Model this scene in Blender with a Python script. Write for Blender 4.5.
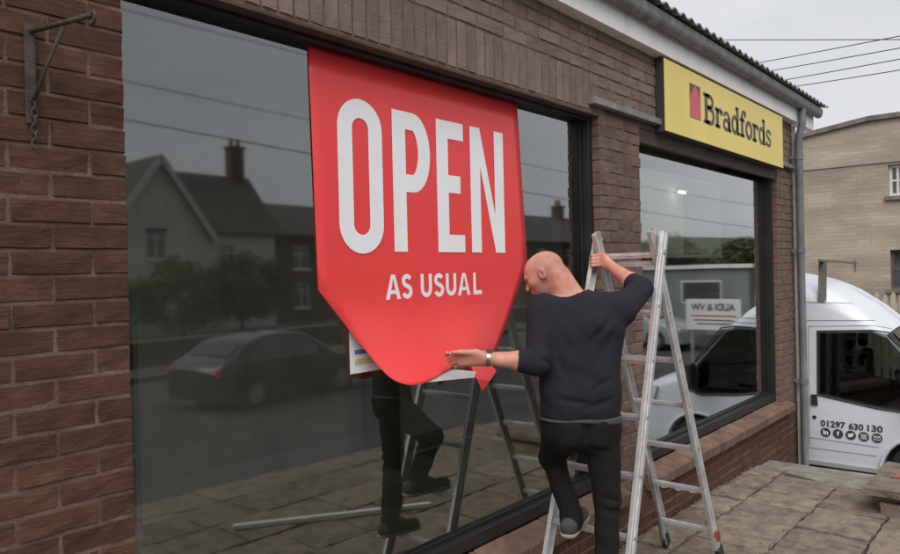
import bpy, bmesh, math, random
import numpy as np
from mathutils import Vector, Matrix

for o in list(bpy.data.objects):
    bpy.data.objects.remove(o, do_unlink=True)
SC = bpy.context.scene
COL = SC.collection
R = math.radians
rnd = random.Random(11)

# ------------------------------------------------------------------ camera
# world: x runs along the shop front, y into the building, z up; shop front face is y = 0, paving z = 0
EYE = np.array([0.0, -2.24, 1.80])
FPX = 720.0
def cam_axes(yaw, pitch, roll):
    f = np.array([math.cos(yaw) * math.cos(pitch), math.sin(yaw) * math.cos(pitch), math.sin(pitch)])
    rt = np.cross(f, [0, 0, 1]); rt /= np.linalg.norm(rt)
    up = np.cross(rt, f)
    c, s = math.cos(roll), math.sin(roll)
    return np.array([c * rt + s * up, -s * rt + c * up, f])
AX = cam_axes(R(40.4575), R(-0.3418), R(-1.3419))
cam = bpy.data.cameras.new('camera')
cam.sensor_width = 36.0
cam.lens = 36.0 * FPX / 900.0
cam.clip_start = 0.05
cam.clip_end = 3000
camo = bpy.data.objects.new('camera', cam)
COL.objects.link(camo)
m = Matrix.Identity(4)
for i in range(3):
    m[i][0], m[i][1], m[i][2], m[i][3] = AX[0][i], AX[1][i], -AX[2][i], EYE[i]
camo.matrix_world = m
SC.camera = camo

# ------------------------------------------------------------------ world, sun, exposure
SUN_EL, SUN_AZ = 52.0, 215.0          # azimuth: direction the light comes from, degrees from +x
W = bpy.data.worlds.new('World'); SC.world = W; W.use_nodes = True
nt = W.node_tree; N = nt.nodes; L = nt.links
bg = N['Background']
sky = N.new('ShaderNodeTexSky'); sky.sky_type = 'NISHITA'; sky.sun_disc = False
sky.sun_elevation = R(SUN_EL); sky.sun_rotation = R(90 - SUN_AZ)
sky.air_density = 1.0; sky.dust_density = 6.0; sky.ozone_density = 1.0
hsv = N.new('ShaderNodeHueSaturation'); hsv.inputs['Saturation'].default_value = 0.10
L.new(sky.outputs[0], hsv.inputs['Color'])
tc = N.new('ShaderNodeTexCoord'); mp = N.new('ShaderNodeMapping'); mp.inputs['Scale'].default_value = (1.2, 1.2, 4.0)
nz = N.new('ShaderNodeTexNoise'); nz.inputs['Scale'].default_value = 1.6; nz.inputs['Detail'].default_value = 5; nz.inputs['Roughness'].default_value = .55
rp = N.new('ShaderNodeValToRGB')
rp.color_ramp.elements[0].position = .32; rp.color_ramp.elements[0].color = (4.55, 4.66, 5.05, 1)
rp.color_ramp.elements[1].position = .72; rp.color_ramp.elements[1].color = (5.75, 5.85, 6.2, 1)
L.new(tc.outputs['Generated'], mp.inputs[0]); L.new(mp.outputs[0], nz.inputs['Vector']); L.new(nz.outputs['Fac'], rp.inputs[0])
mx = N.new('ShaderNodeMix'); mx.data_type = 'RGBA'; mx.inputs[0].default_value = .82
L.new(hsv.outputs[0], mx.inputs[6]); L.new(rp.outputs[0], mx.inputs[7]); L.new(mx.outputs[2], bg.inputs['Color'])
bg.inputs['Strength'].default_value = 0.10

sd = bpy.data.lights.new('sun', 'SUN'); sd.energy = 1.5; sd.angle = R(55); sd.color = (1, .97, .93)
so = bpy.data.objects.new('sun', sd); COL.objects.link(so)
dirv = Vector((math.cos(R(SUN_EL)) * math.cos(R(SUN_AZ)), math.cos(R(SUN_EL)) * math.sin(R(SUN_AZ)), math.sin(R(SUN_EL))))
so.rotation_euler = dirv.to_track_quat('Z', 'Y').to_euler()
so.location = (0, -20, 30)
SC.view_settings.view_transform = 'Standard'
SC.view_settings.look = 'None'
SC.view_settings.exposure = 0.6
SC.view_settings.gamma = 1.0
SC.render.resolution_x = 1024; SC.render.resolution_y = 630
SC.cycles.max_bounces = 10; SC.cycles.transparent_max_bounces = 12; SC.cycles.glossy_bounces = 6

# ------------------------------------------------------------------ pixel -> place helpers (photo is 900 x 554)
def ray(px, py):
    return np.array([(px - 450) / FPX, -(py - 277) / FPX, 1.0]) @ AX
def on_y(px, py, y=0.0):
    d = ray(px, py); return EYE + d * ((y - EYE[1]) / d[1])
def on_x(px, py, x):
    d = ray(px, py); return EYE + d * ((x - EYE[0]) / d[0])
def proj(p):
    q = AX @ (np.array(p, float) - EYE)
    return (450 + FPX * q[0] / q[2], 277 - FPX * q[1] / q[2], q[2])
GLASS_Y = 0.12

# ------------------------------------------------------------------ materials
MATS = {}
def mat(name, col, rough=.7, metal=0.0, spec=.5, noise=0.0, nscale=8.0, bump=0.0, bscale=40.0, stretch=(1, 1, 1), col2=None, lo=.35, hi=.65, coords='Object', detail=6, coat=0.0, rand=0.0):
    if name in MATS: return MATS[name]
    M = bpy.data.materials.new(name); M.use_nodes = True
    t = M.node_tree; n = t.nodes; l = t.links
    b = n['Principled BSDF']
    b.inputs['Roughness'].default_value = rough
    b.inputs['Metallic'].default_value = metal
    b.inputs['Specular IOR Level'].default_value = spec
    b.inputs['Coat Weight'].default_value = coat
    b.inputs['Base Color'].default_value = (*col, 1)
    if noise or col2 or bump or rand:
        tcn = n.new('ShaderNodeTexCoord'); mpn = n.new('ShaderNodeMapping'); mpn.inputs['Scale'].default_value = stretch
        l.new(tcn.outputs[coords], mpn.inputs[0])
        src = mpn.outputs[0]
        if rand:
            oi = n.new('ShaderNodeObjectInfo'); ad = n.new('ShaderNodeVectorMath'); ad.operation = 'ADD'
            ml = n.new('ShaderNodeVectorMath'); ml.operation = 'SCALE'; ml.inputs[0].default_value = (37, 11, 23)
            l.new(oi.outputs['Random'], ml.inputs['Scale']); l.new(src, ad.inputs[0]); l.new(ml.outputs[0], ad.inputs[1]); src = ad.outputs[0]
        last = None
        if noise or col2:
            nn = n.new('ShaderNodeTexNoise'); nn.inputs['Scale'].default_value = nscale; nn.inputs['Detail'].default_value = detail; nn.inputs['Roughness'].default_value = .62
            l.new(src, nn.inputs['Vector'])
            cr = n.new('ShaderNodeValToRGB')
            c2 = col2 if col2 else tuple(min(1, c * (1 + noise)) for c in col)
            c1 = col if col2 else tuple(c * (1 - noise) for c in col)
            cr.color_ramp.elements[0].position = lo; cr.color_ramp.elements[0].color = (*c1, 1)
            cr.color_ramp.elements[1].position = hi; cr.color_ramp.elements[1].color = (*c2, 1)
            l.new(nn.outputs['Fac'], cr.inputs[0]); last = cr.outputs[0]
        if rand:
            hs = n.new('ShaderNodeHueSaturation')
            mr = n.new('ShaderNodeMapRange'); mr.inputs[3].default_value = 1 - rand; mr.inputs[4].default_value = 1 + rand
            l.new(oi.outputs['Random'], mr.inputs[0]); l.new(mr.outputs[0], hs.inputs['Value'])
            if last: l.new(last, hs.inputs['Color'])
            else: hs.inputs['Color'].default_value = (*col, 1)
            last = hs.outputs[0]
        if last: l.new(last, b.inputs['Base Color'])
        if bump:
            nb = n.new('ShaderNodeTexNoise'); nb.inputs['Scale'].default_value = bscale; nb.inputs['Detail'].default_value = 6; nb.inputs['Roughness'].default_value = .65
            l.new(src, nb.inputs['Vector'])
            bp = n.new('ShaderNodeBump'); bp.inputs['Strength'].default_value = min(1, bump); bp.inputs['Distance'].default_value = .02
            l.new(nb.outputs['Fac'], bp.inputs['Height']); l.new(bp.outputs[0], b.inputs['Normal'])
    MATS[name] = M
    return M

def glass_mat(name, ior, tint=(.85, .9, .88), rough=0.0, wobble=0.0, double=False):
    M = bpy.data.materials.new(name); M.use_nodes = True
    t = M.node_tree; n = t.nodes; l = t.links
    n.remove(n['Principled BSDF'])
    tr = n.new('ShaderNodeBsdfTransparent'); tr.inputs[0].default_value = (*tint, 1)
    gl = n.new('ShaderNodeBsdfGlossy'); gl.inputs['Roughness'].default_value = rough; gl.inputs['Color'].default_value = (.97, 1, .99, 1)
    fr = n.new('ShaderNodeFresnel'); fr.inputs[0].default_value = ior
    ms = n.new('ShaderNodeMixShader')
    if double:                     # sealed double unit: four faces, R = 4p / (1 + 3p)
        a4 = n.new('ShaderNodeMath'); a4.operation = 'MULTIPLY'; a4.inputs[1].default_value = 4
        a3 = n.new('ShaderNodeMath'); a3.operation = 'MULTIPLY_ADD'; a3.inputs[1].default_value = 3; a3.inputs[2].default_value = 1
        dv = n.new('ShaderNodeMath'); dv.operation = 'DIVIDE'
        l.new(fr.outputs[0], a4.inputs[0]); l.new(fr.outputs[0], a3.inputs[0]); l.new(a4.outputs[0], dv.inputs[0]); l.new(a3.outputs[0], dv.inputs[1]); l.new(dv.outputs[0], ms.inputs[0])
    else: l.new(fr.outputs[0], ms.inputs[0])
    l.new(tr.outputs[0], ms.inputs[1]); l.new(gl.outputs[0], ms.inputs[2])
    l.new(ms.outputs[0], n['Material Output'].inputs[0])
    if wobble:
        tcn = n.new('ShaderNodeTexCoord'); nn = n.new('ShaderNodeTexNoise'); nn.inputs['Scale'].default_value = .9; nn.inputs['Detail'].default_value = 1
        l.new(tcn.outputs['Object'], nn.inputs['Vector'])
        bp = n.new('ShaderNodeBump'); bp.inputs['Strength'].default_value = wobble; bp.inputs['Distance'].default_value = .01
        l.new(nn.outputs['Fac'], bp.inputs['Height']); l.new(bp.outputs[0], gl.inputs['Normal'])
    MATS[name] = M
    return M

def brick_mat(name, c1, c2):
    """Rock-faced brick: wavy horizontal tooling, mottled body, tone varies from brick to brick."""
    M = bpy.data.materials.new(name); M.use_nodes = True
    t = M.node_tree; n = t.nodes; l = t.links; b = n['Principled BSDF']
    b.inputs['Roughness'].default_value = .88; b.inputs['Specular IOR Level'].default_value = .25
    g = n.new('ShaderNodeNewGeometry')
    n1 = n.new('ShaderNodeTexNoise'); n1.inputs['Scale'].default_value = 7.0; n1.inputs['Detail'].default_value = 8; n1.inputs['Roughness'].default_value = .7
    l.new(g.outputs['Position'], n1.inputs['Vector'])
    cr = n.new('ShaderNodeValToRGB'); cr.color_ramp.elements[0].position = .36; cr.color_ramp.elements[0].color = (*c1, 1)
    cr.color_ramp.elements[1].position = .68; cr.color_ramp.elements[1].color = (*c2, 1)
    l.new(n1.outputs['Fac'], cr.inputs[0])
    vc = n.new('ShaderNodeAttribute'); vc.attribute_name = 'tone'
    oi = n.new('ShaderNodeObjectInfo')
    mr = n.new('ShaderNodeMapRange'); mr.inputs[3].default_value = .84; mr.inputs[4].default_value = 1.18
    l.new(oi.outputs['Random'], mr.inputs[0])
    hs = n.new('ShaderNodeHueSaturation'); l.new(cr.outputs[0], hs.inputs['Color']); l.new(mr.outputs[0], hs.inputs['Value'])
    # tooling: stretched noise bump along the brick
    mp_ = n.new('ShaderNodeMapping'); mp_.inputs['Scale'].default_value = (14, 14, 75)
    l.new(g.outputs['Position'], mp_.inputs[0])
    n2 = n.new('ShaderNodeTexNoise'); n2.inputs['Scale'].default_value = 1.0; n2.inputs['Detail'].default_value = 4; n2.inputs['Distortion'].default_value = .8
    l.new(mp_.outputs[0], n2.inputs['Vector'])
    n3 = n.new('ShaderNodeTexNoise'); n3.inputs['Scale'].default_value = 160; n3.inputs['Detail'].default_value = 3
    l.new(g.outputs['Position'], n3.inputs['Vector'])
    ad = n.new('ShaderNodeMath'); ad.operation = 'MULTIPLY_ADD'; ad.inputs[1].default_value = .25
    l.new(n3.outputs['Fac'], ad.inputs[0]); l.new(n2.outputs['Fac'], ad.inputs[2])
    bp = n.new('ShaderNodeBump'); bp.inputs['Strength'].default_value = .8; bp.inputs['Distance'].default_value = .0045
    l.new(ad.outputs[0], bp.inputs['Height']); l.new(bp.outputs[0], b.inputs['Normal'])
    l.new(hs.outputs[0], b.inputs['Base Color'])
    MATS[name] = M
    return M

M_brick = brick_mat('brick', (.066, .032, .021), (.122, .060, .040))
M_brick_pier_glare = brick_mat('brick_pier_glare', (.122, .077, .063), (.200, .133, .110))  # same brick, colour lightened to imitate lens glare over these piers
M_brick_lintel_glare = brick_mat('brick_lintel_glare', (.175, .122, .105), (.255, .186, .162))  # same brick again, paler still: stronger glare painted in above the windows
M_mortar = mat('mortar', (.175, .112, .082), .95, noise=.35, nscale=9, bump=.6, bscale=120)
M_sill = mat('sill_tile', (.115, .066, .046), .85, col2=(.21, .13, .09), nscale=7, bump=.4, bscale=60, rand=.12)
M_frame = mat('dark_aluminium', (.015, .015, .015), .45, noise=.3, nscale=5)
M_glass = glass_mat('shop_glass', 1.66, (.94, .97, .92), wobble=.06, double=True, rough=.032)
M_fascia = mat('fascia_paint', (.78, .77, .74), .6, col2=(.88, .87, .85), nscale=2.2, stretch=(3, 3, .5), lo=.3, hi=.55)
M_gutter = mat('gutter_grey', (.20, .195, .19), .6, noise=.3, nscale=6)
M_roof = mat('cement_sheet', (.20, .19, .175), .95, col2=(.33, .32, .29), nscale=5, bump=.4, bscale=40)
M_pipe = mat('downpipe_grey', (.15, .155, .16), .55, noise=.2, nscale=4)
M_strip = mat('steel_angle', (.22, .21, .205), .6, noise=.25, nscale=9)
M_soffit = mat('soffit_board', (.075, .05, .042), .8, noise=.3, nscale=6)
M_inwall = mat('room_wall', (.62, .62, .54), .9, noise=.2, nscale=1.5)
M_infloor = mat('room_floor', (.62, .64, .52), .8, noise=.3, nscale=2)
M_slab = mat('riven_sandstone', (.122, .091, .067), .92, col2=(.32, .253, .19), nscale=9, bump=1.0, bscale=24, lo=.30, hi=.74, rand=.16, coords='Object', detail=9)
M_slabjoint = mat('joint_dirt', (.06, .05, .04), .95, noise=.5, nscale=20, bump=.5)
M_concrete = mat('rough_concrete', (.22, .20, .18), .95, noise=.3, nscale=6, bump=.6, bscale=30)
M_asphalt = mat('asphalt', (.045, .046, .046), .9, col2=(.075, .075, .072), nscale=.8, bump=.3, bscale=80)
M_grass = mat('verge_grass', (.05, .07, .025), .95, col2=(.09, .11, .05), nscale=1.5, bump=.5, bscale=30)
M_alu = mat('ladder_aluminium', (.60, .60, .59), .42, metal=.4, noise=.16, nscale=14)
M_alu_dull = mat('dull_aluminium', (.42, .42, .41), .5, metal=.6, noise=.25, nscale=14)
M_rubber = mat('rubber', (.025, .025, .025), .8, noise=.2, nscale=20)
M_redplastic = mat('red_plastic', (.26, .06, .05), .5, noise=.25, nscale=30)
M_red = mat('banner_red', (.86, .062, .062), .32, noise=.03, nscale=3, spec=.4)
M_white = mat('print_white', (.90, .90, .91), .45, noise=.02, nscale=4)
M_bannerback = mat('banner_back', (.58, .55, .56), .6, noise=.06, nscale=6)
M_yellow = mat('sign_yellow', (.84, .66, .15), .4, noise=.05, nscale=1.5)
M_signdark = mat('sign_charcoal', (.085, .080, .072), .5, noise=.12, nscale=8)
M_signred = mat('sign_red', (.62, .10, .11), .45, noise=.08, nscale=5)
M_signside = mat('sign_edge', (.05, .045, .042), .6, noise=.2, nscale=8)
M_iron = mat('rusty_iron', (.045, .036, .032), .8, col2=(.10, .07, .055), nscale=30, bump=.4, bscale=120)
M_skin = mat('skin', (.50, .205, .145), .50, col2=(.63, .32, .235), nscale=16, spec=.4, bump=.08, bscale=90)
M_jumper = mat('jumper_knit', (.0215, .0210, .0280), .95, noise=.07, nscale=160, bump=.25, bscale=320, spec=.2)
M_trouser = mat('trouser_cloth', (.0105, .0098, .0095), .9, noise=.08, nscale=120, bump=.25, bscale=300, spec=.25)
M_shoe = mat('shoe_suede', (.055, .055, .05), .85, noise=.3, nscale=30)
M_shoesole = mat('shoe_sole', (.30, .29, .26), .8, noise=.2, nscale=30)
M_steel = mat('watch_steel', (.30, .30, .30), .3, metal=.9, noise=.1, nscale=40)
M_watchface = mat('watch_face', (.03, .035, .04), .2, noise=.1, nscale=40)
M_belt = mat('shirt_hem', (.055, .055, .058), .9, noise=.2, nscale=30)

# ------------------------------------------------------------------ object helpers
def link(name, me, mt=None, parent=None, loc=None, smooth=False):
    o = bpy.data.objects.new(name, me); COL.objects.link(o)
    if mt is not None:
        if isinstance(mt, (list, tuple)):
            for q in mt: me.materials.append(q)
        elif not me.materials: me.materials.append(mt)
    if parent is not None: o.parent = parent
    if loc is not None: o.location = loc
    if smooth:
        for p in me.polygons: p.use_smooth = True
    return o
def empty(name, loc=(0, 0, 0), label=None, cat=None, group=None):
    o = bpy.data.objects.new(name, None); COL.objects.link(o); o.location = loc; o.empty_display_size = .2
    tag(o, label, cat, group); return o
def tag(o, label=None, cat=None, group=None, kind=None):
    if label: o['label'] = label
    if cat: o['category'] = cat
    if group: o['group'] = group
    if kind: o['kind'] = kind
    return o
def structure(o): o['kind'] = 'structure'; return o
class MB:
    def __init__(s): s.v = []; s.f = []; s.mi = []
    def add(s, vs, fs, mi=0):
        b = len(s.v); s.v += [tuple(map(float, q)) for q in vs]; s.f += [tuple(b + i for i in f) for f in fs]; s.mi += [mi] * len(fs); return s
    def box(s, x0, x1, y0, y1, z0, z1, mi=0):
        return s.add([(x0, y0, z0), (x1, y0, z0), (x1, y1, z0), (x0, y1, z0), (x0, y0, z1), (x1, y0, z1), (x1, y1, z1), (x0, y1, z1)],
                     [(0, 3, 2, 1), (4, 5, 6, 7), (0, 1, 5, 4), (1, 2, 6, 5), (2, 3, 7, 6), (3, 0, 4, 7)], mi)
    def bar(s, a, b, w, h, up=(0, 0, 1), mi=0):
        a = Vector(a); b = Vector(b); d = (b - a).normalized(); u = Vector(up)
        r = d.cross(u)
        if r.length < 1e-5: r = d.cross(Vector((1, 0, 0)))
        r.normalize(); u = r.cross(d).normalized()
        q = []
        for p in (a, b):
            for sx, sy in ((-1, -1), (1, -1), (1, 1), (-1, 1)): q.append(p + r * (sx * w / 2) + u * (sy * h / 2))
        return s.add(q, [(3, 2, 1, 0), (4, 5, 6, 7), (0, 1, 5, 4), (1, 2, 6, 5), (2, 3, 7, 6), (3, 0, 4, 7)], mi)
    def tube(s, pts, r, n=10, mi=0, caps=True):
        pts = [Vector(p) for p in pts]; rs = r if isinstance(r, (list, tuple)) else [r] * len(pts)
        base = len(s.v); prev = None
        for i, p in enumerate(pts):
            d = (pts[min(i + 1, len(pts) - 1)] - pts[max(i - 1, 0)]).normalized()
            if prev is None:
                a = Vector((0, 0, 1)) if abs(d.z) < .9 else Vector((1, 0, 0)); u = d.cross(a).normalized()
            else: u = (prev - d * prev.dot(d)).normalized()
            prev = u; w = d.cross(u)
            for k in range(n):
                t = 2 * math.pi * k / n; s.v.append(tuple(p + (u * math.cos(t) + w * math.sin(t)) * rs[i]))
        for i in range(len(pts) - 1):
            for k in range(n):
                a = base + i * n + k; b = base + i * n + (k + 1) % n
                s.f.append((a, b, b + n, a + n)); s.mi.append(mi)
        if caps:
            s.f.append(tuple(base + k for k in reversed(range(n)))); s.mi.append(mi)
            s.f.append(tuple(base + (len(pts) - 1) * n + k for k in range(n))); s.mi.append(mi)
        return s
    def prism(s, poly, fn, t0, t1, mi=0):
        """polygon in 2D, fn(u, v, t) -> 3D, extruded between t0 and t1"""
        n = len(poly)
        vs = [fn(u, v, t0) for u, v in poly] + [fn(u, v, t1) for u, v in poly]
        fs = [tuple(range(n)), tuple(range(2 * n - 1, n - 1, -1))] + [(i, i + n, (i + 1) % n + n, (i + 1) % n) for i in range(n)]
        return s.add(vs, fs, mi)
    def mesh(s, name='mesh'):
        me = bpy.data.meshes.new(name); me.from_pydata(s.v, [], s.f)
        if any(s.mi): me.polygons.foreach_set('material_index', s.mi)
        me.update()
        bm = bmesh.new(); bm.from_mesh(me); bmesh.ops.recalc_face_normals(bm, faces=bm.faces); bm.to_mesh(me); bm.free()
        return me
    def build(s, name, mt, parent=None, smooth=False, bevel=0, loc=None):
        o = link(name, s.mesh(name), mt, parent, loc, smooth)
        if bevel:
            b = o.modifiers.new('bevel', 'BEVEL'); b.width = bevel; b.segments = 2; b.limit_method = 'ANGLE'
        return o
def smooth_angle(o, deg=35):
    me = o.data
    for p in me.polygons: p.use_smooth = True
    bm = bmesh.new(); bm.from_mesh(me)
    for e in bm.edges:
        if len(e.link_faces) == 2 and e.calc_face_angle(0) > R(deg): e.smooth = False
    bm.to_mesh(me); bm.free()
    return o

# ------------------------------------------------------------------ lettering made of strokes
def arc(cx, cy, rx, ry, a0, a1, n=12):
    return [(cx + rx * math.cos(R(a0 + (a1 - a0) * i / n)), cy + ry * math.sin(R(a0 + (a1 - a0) * i / n))) for i in range(n + 1)]
def ribbon(mb, pts, w, fn, t0, t1, closed=False):
    """flat stroke of width w (number or (wx, wy)) along a 2D polyline, extruded"""
    wx, wy = w if isinstance(w, tuple) else (w, w)
    n = len(pts); Lf = []; Rt = []
    for i, p in enumerate(pts):
        if closed: a = pts[(i - 1) % n]; b = pts[(i + 1) % n]
        else: a = pts[max(i - 1, 0)]; b = pts[min(i + 1, n - 1)]
        dx, dy = b[0] - a[0], b[1] - a[1]; q = math.hypot(dx, dy) or 1
        nx, ny = -dy / q, dx / q
        Lf.append((p[0] + nx * wx / 2, p[1] + ny * wy / 2)); Rt.append((p[0] - nx * wx / 2, p[1] - ny * wy / 2))
    for i in range(n if closed else n - 1):
        j = (i + 1) % n
        mb.prism([Rt[i], Rt[j], Lf[j], Lf[i]], fn, t0, t1)
def font_mesh(text, size, bold=0.0, extr=.002):
    cu = bpy.data.curves.new('t', 'FONT'); cu.body = text; cu.size = size; cu.offset = bold; cu.extrude = extr; cu.resolution_u = 3
    o = bpy.data.objects.new('t', cu); COL.objects.link(o)
    bpy.context.view_layer.update()
    me = bpy.data.meshes.new_from_object(o.evaluated_get(bpy.context.evaluated_depsgraph_get()))
    bpy.data.objects.remove(o, do_unlink=True); bpy.data.curves.remove(cu)
    return me
def fit_text(me, x0, x1, z0, z1, fn):
    """map flat text mesh (xy) into the box x0..x1, z0..z1 and through fn(u, v, depth)"""
    co = np.array([v.co[:] for v in me.vertices]); mn, mxx = co.min(0), co.max(0)
    for v in me.vertices:
        u = x0 + (v.co.x - mn[0]) / (mxx[0] - mn[0]) * (x1 - x0); q = z0 + (v.co.y - mn[1]) / (mxx[1] - mn[1]) * (z1 - z0)
        v.co = fn(u, q, v.co.z)
    me.update(); return me

# ================================================================== SETTING
YARD = -0.82
g = MB()
g.add([(-400, -400, YARD), (400, -400, YARD), (400, 400, YARD), (-400, 400, YARD)], [(0, 1, 2, 3)])
structure(g.build('ground', M_asphalt))
rd = MB(); rd.add([(-200, -15.5, YARD + .004), (200, -15.5, YARD + .004), (200, -6.5, YARD + .004), (-200, -6.5, YARD + .004)], [(0, 1, 2, 3)])
structure(rd.build('road', mat('road_asphalt', (.035, .035, .034), .85, col2=(.055, .054, .052), nscale=.5, bump=.3, bscale=90)))
lm = MB()
for i in range(-12, 20): lm.box(i * 4.0, i * 4.0 + 2.0, -11.06, -10.94, YARD + .005, YARD + .009)
structure(lm.build('road_marking', mat('road_paint', (.22, .22, .21), .8, noise=.3, nscale=6)))
vg = MB(); vg.box(-120, 120, -17.6, -15.5, YARD - .1, YARD + .12)
structure(vg.build('pavement', mat('far_pavement', (.065, .063, .06), .9, noise=.2, nscale=2)))
gs = MB(); gs.add([(-150, -90, YARD + .006), (150, -90, YARD + .006), (150, -17.6, YARD + .006), (-150, -17.6, YARD + .006)], [(0, 1, 2, 3)])
structure(gs.build('garden_ground', M_grass))

# raised paved terrace in front of the shop, falling slightly towards the yard
def pz(x): return -0.02 * (x - 4.0)
tb = MB()
EDGE = [(7.02, 0.6), (7.02, 0.0), (6.98, -.30), (6.78, -.78), (6.9, -1.25), (6.95, -3.1)]
poly = [(-4, 0.6)] + [(-4, -3.1)] + EDGE[::-1]
n_ = len(poly)
tb.add([(x, y, pz(x) - .045) for x, y in poly] + [(x, y, YARD - .05) for x, y in poly],
       [tuple(range(n_))] + [(i, (i + 1) % n_, (i + 1) % n_ + n_, i + n_) for i in range(n_)])
paving = structure(tb.build('paving', M_slabjoint))
rim = MB()
rim.add([(x, y, pz(x) - .055) for x, y in [(6.7, .1), (6.7, -3.1), (7.5, -3.1), (7.46, -1.3), (7.42, -.4), (7.44, .1)]] + [(x, y, YARD - .05) for x, y in [(6.7, .1), (6.7, -3.1), (7.5, -3.1), (7.46, -1.3), (7.42, -.4), (7.44, .1)]],
        [(0, 1, 2, 3, 4, 5)] + [(i, (i + 1) % 6, (i + 1) % 6 + 6, i + 6) for i in range(6)])
structure(rim.build('terrace_edge', M_concrete))

def slab(x0, x1, y0, y1, i):
    """riven flag with chipped outline and gently uneven top"""
    rr = random.Random(i * 7 + 3); g_ = .009
    x0 += g_; x1 -= g_; y0 += g_; y1 -= g_
    nx, ny = 6, 5
    th = .05; tilt = (rr.uniform(-.006, .006), rr.uniform(-.006, .006)); h0 = rr.uniform(-.004, .006)
    vs = []
    cx, cy = (x0 + x1) / 2, (y0 + y1) / 2
    for j in range(ny + 1):
        for k in range(nx + 1):
            u = k / nx; v = j / ny
            x = x0 + (x1 - x0) * u; y = y0 + (y1 - y0) * v
            ed = (k in (0, nx)) or (j in (0, ny))
            if ed: x += rr.uniform(-.008, .008); y += rr.uniform(-.008, .008)
            z = pz(x) + h0 + tilt[0] * (u - .5) + tilt[1] * (v - .5) + rr.uniform(-.0045, .0045) - (.007 if ed else 0)
            vs.append((x - cx, y - cy, z))
    fs = [(j * (nx + 1) + k, j * (nx + 1) + k + 1, (j + 1) * (nx + 1) + k + 1, (j + 1) * (nx + 1) + k) for j in range(ny) for k in range(nx)]
    ring = [k for k in range(nx + 1)] + [j * (nx + 1) + nx for j in range(1, ny + 1)] + [ny * (nx + 1) + k for k in range(nx - 1, -1, -1)] + [j * (nx + 1) for j in range(ny - 1, 0, -1)]
    b0 = len(vs)
    for q in ring: vs.append((vs[q][0], vs[q][1], vs[q][2] - th))
    nr = len(ring)
    for q in range(nr): fs.append((ring[q], b0 + q, b0 + (q + 1) % nr, ring[(q + 1) % nr]))
    mb = MB(); mb.add(vs, fs)
    o = mb.build('paving_slab', M_slab, paving, loc=(cx, cy, 0))
    return o
rows = [(-.30, -.012), (-.78, -.30), (-1.25, -.78), (-1.72, -1.25), (-2.2, -1.72), (-2.68, -2.2), (-3.1, -2.68)]
starts = [[6.98, 6.58, 6.14, 5.76, 5.36, 4.9, 4.42, 3.95, 3.5], [6.72, 6.14, 5.76, 5.36, 4.76, 4.2, 3.66], [6.62, 5.92, 5.36, 4.72, 4.1, 3.5], [6.9, 6.3, 5.75, 5.12, 4.5, 3.9],
          [6.9, 6.25, 5.6, 5.0, 4.35, 3.7], [6.92, 6.3, 5.7, 5.1, 4.4, 3.8], [6.93, 6.2, 5.5, 4.9, 4.3, 3.6]]
si = 0
for (ya, yb), st_ in zip(rows, starts):
    st_ = list(st_)
    while st_[-1] > -1.5: st_.append(st_[-1] - rnd.choice([.45, .6, .62, .55]))
    for a, b in zip(st_[1:], st_[:-1]):
        slab(a, b, ya, yb, si); si += 1

gr = random.Random(77); gv = []; gf = []
def pebble(x, y, r):
    b0 = len(gv); z = pz(x) + r * .2
    pts = [(x + r * gr.uniform(.6, 1.2), y, z), (x - r * gr.uniform(.4, 1), y + r * gr.uniform(.6, 1.1), z), (x - r * gr.uniform(.4, 1), y - r * gr.uniform(.6, 1.1), z), (x, y, z + r * gr.uniform(.5, 1)), (x, y, z - r)]
    gv.extend(pts); gf.extend([(b0, b0 + 1, b0 + 3), (b0 + 1, b0 + 2, b0 + 3), (b0 + 2, b0, b0 + 3), (b0 + 1, b0, b0 + 4), (b0 + 2, b0 + 1, b0 + 4), (b0, b0 + 2, b0 + 4)])
for _ in range(700):
    yj = gr.choice([-.30, -.78, -1.25, -.02, -.02, None]); x = gr.uniform(2.5, 6.9)
    pebble(x, (yj + gr.gauss(0, .02)) if yj is not None else gr.uniform(-1.9, -.05), gr.uniform(.003, .009))
gme = bpy.data.meshes.new('grit'); gme.from_pydata(gv, [], gf); gme.update()
tag(link('grit', gme, mat('grit_stone', (.16, .13, .10), .95, noise=.5, nscale=60)), 'loose grit and crumbs scattered along the paving joints', 'grit', kind='stuff')
wv = []; wf_ = []
for _ in range(90):
    x = gr.uniform(4.6, 6.95); y = gr.choice([-.018, -.018, -.018, -.30]) + gr.gauss(0, .012); h = gr.uniform(.015, .05); a = gr.uniform(0, 6.28); b0 = len(wv); z = pz(x) - .01
    dx, dy = math.cos(a) * .005, math.sin(a) * .005
    wv.extend([(x - dx, y - dy, z), (x + dx, y + dy, z), (x + gr.gauss(0, .02), y - abs(gr.gauss(0, .02)), z + h)]); wf_.append((b0, b0 + 1, b0 + 2))
wme = bpy.data.meshes.new('weeds'); wme.from_pydata(wv, [], wf_); wme.update()
tag(link('weeds', wme, mat('weed_green', (.06, .065, .03), .8, col2=(.12, .10, .055), nscale=8)), 'thin weeds growing in the paving joints and at the wall foot', 'weeds', kind='stuff')

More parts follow.
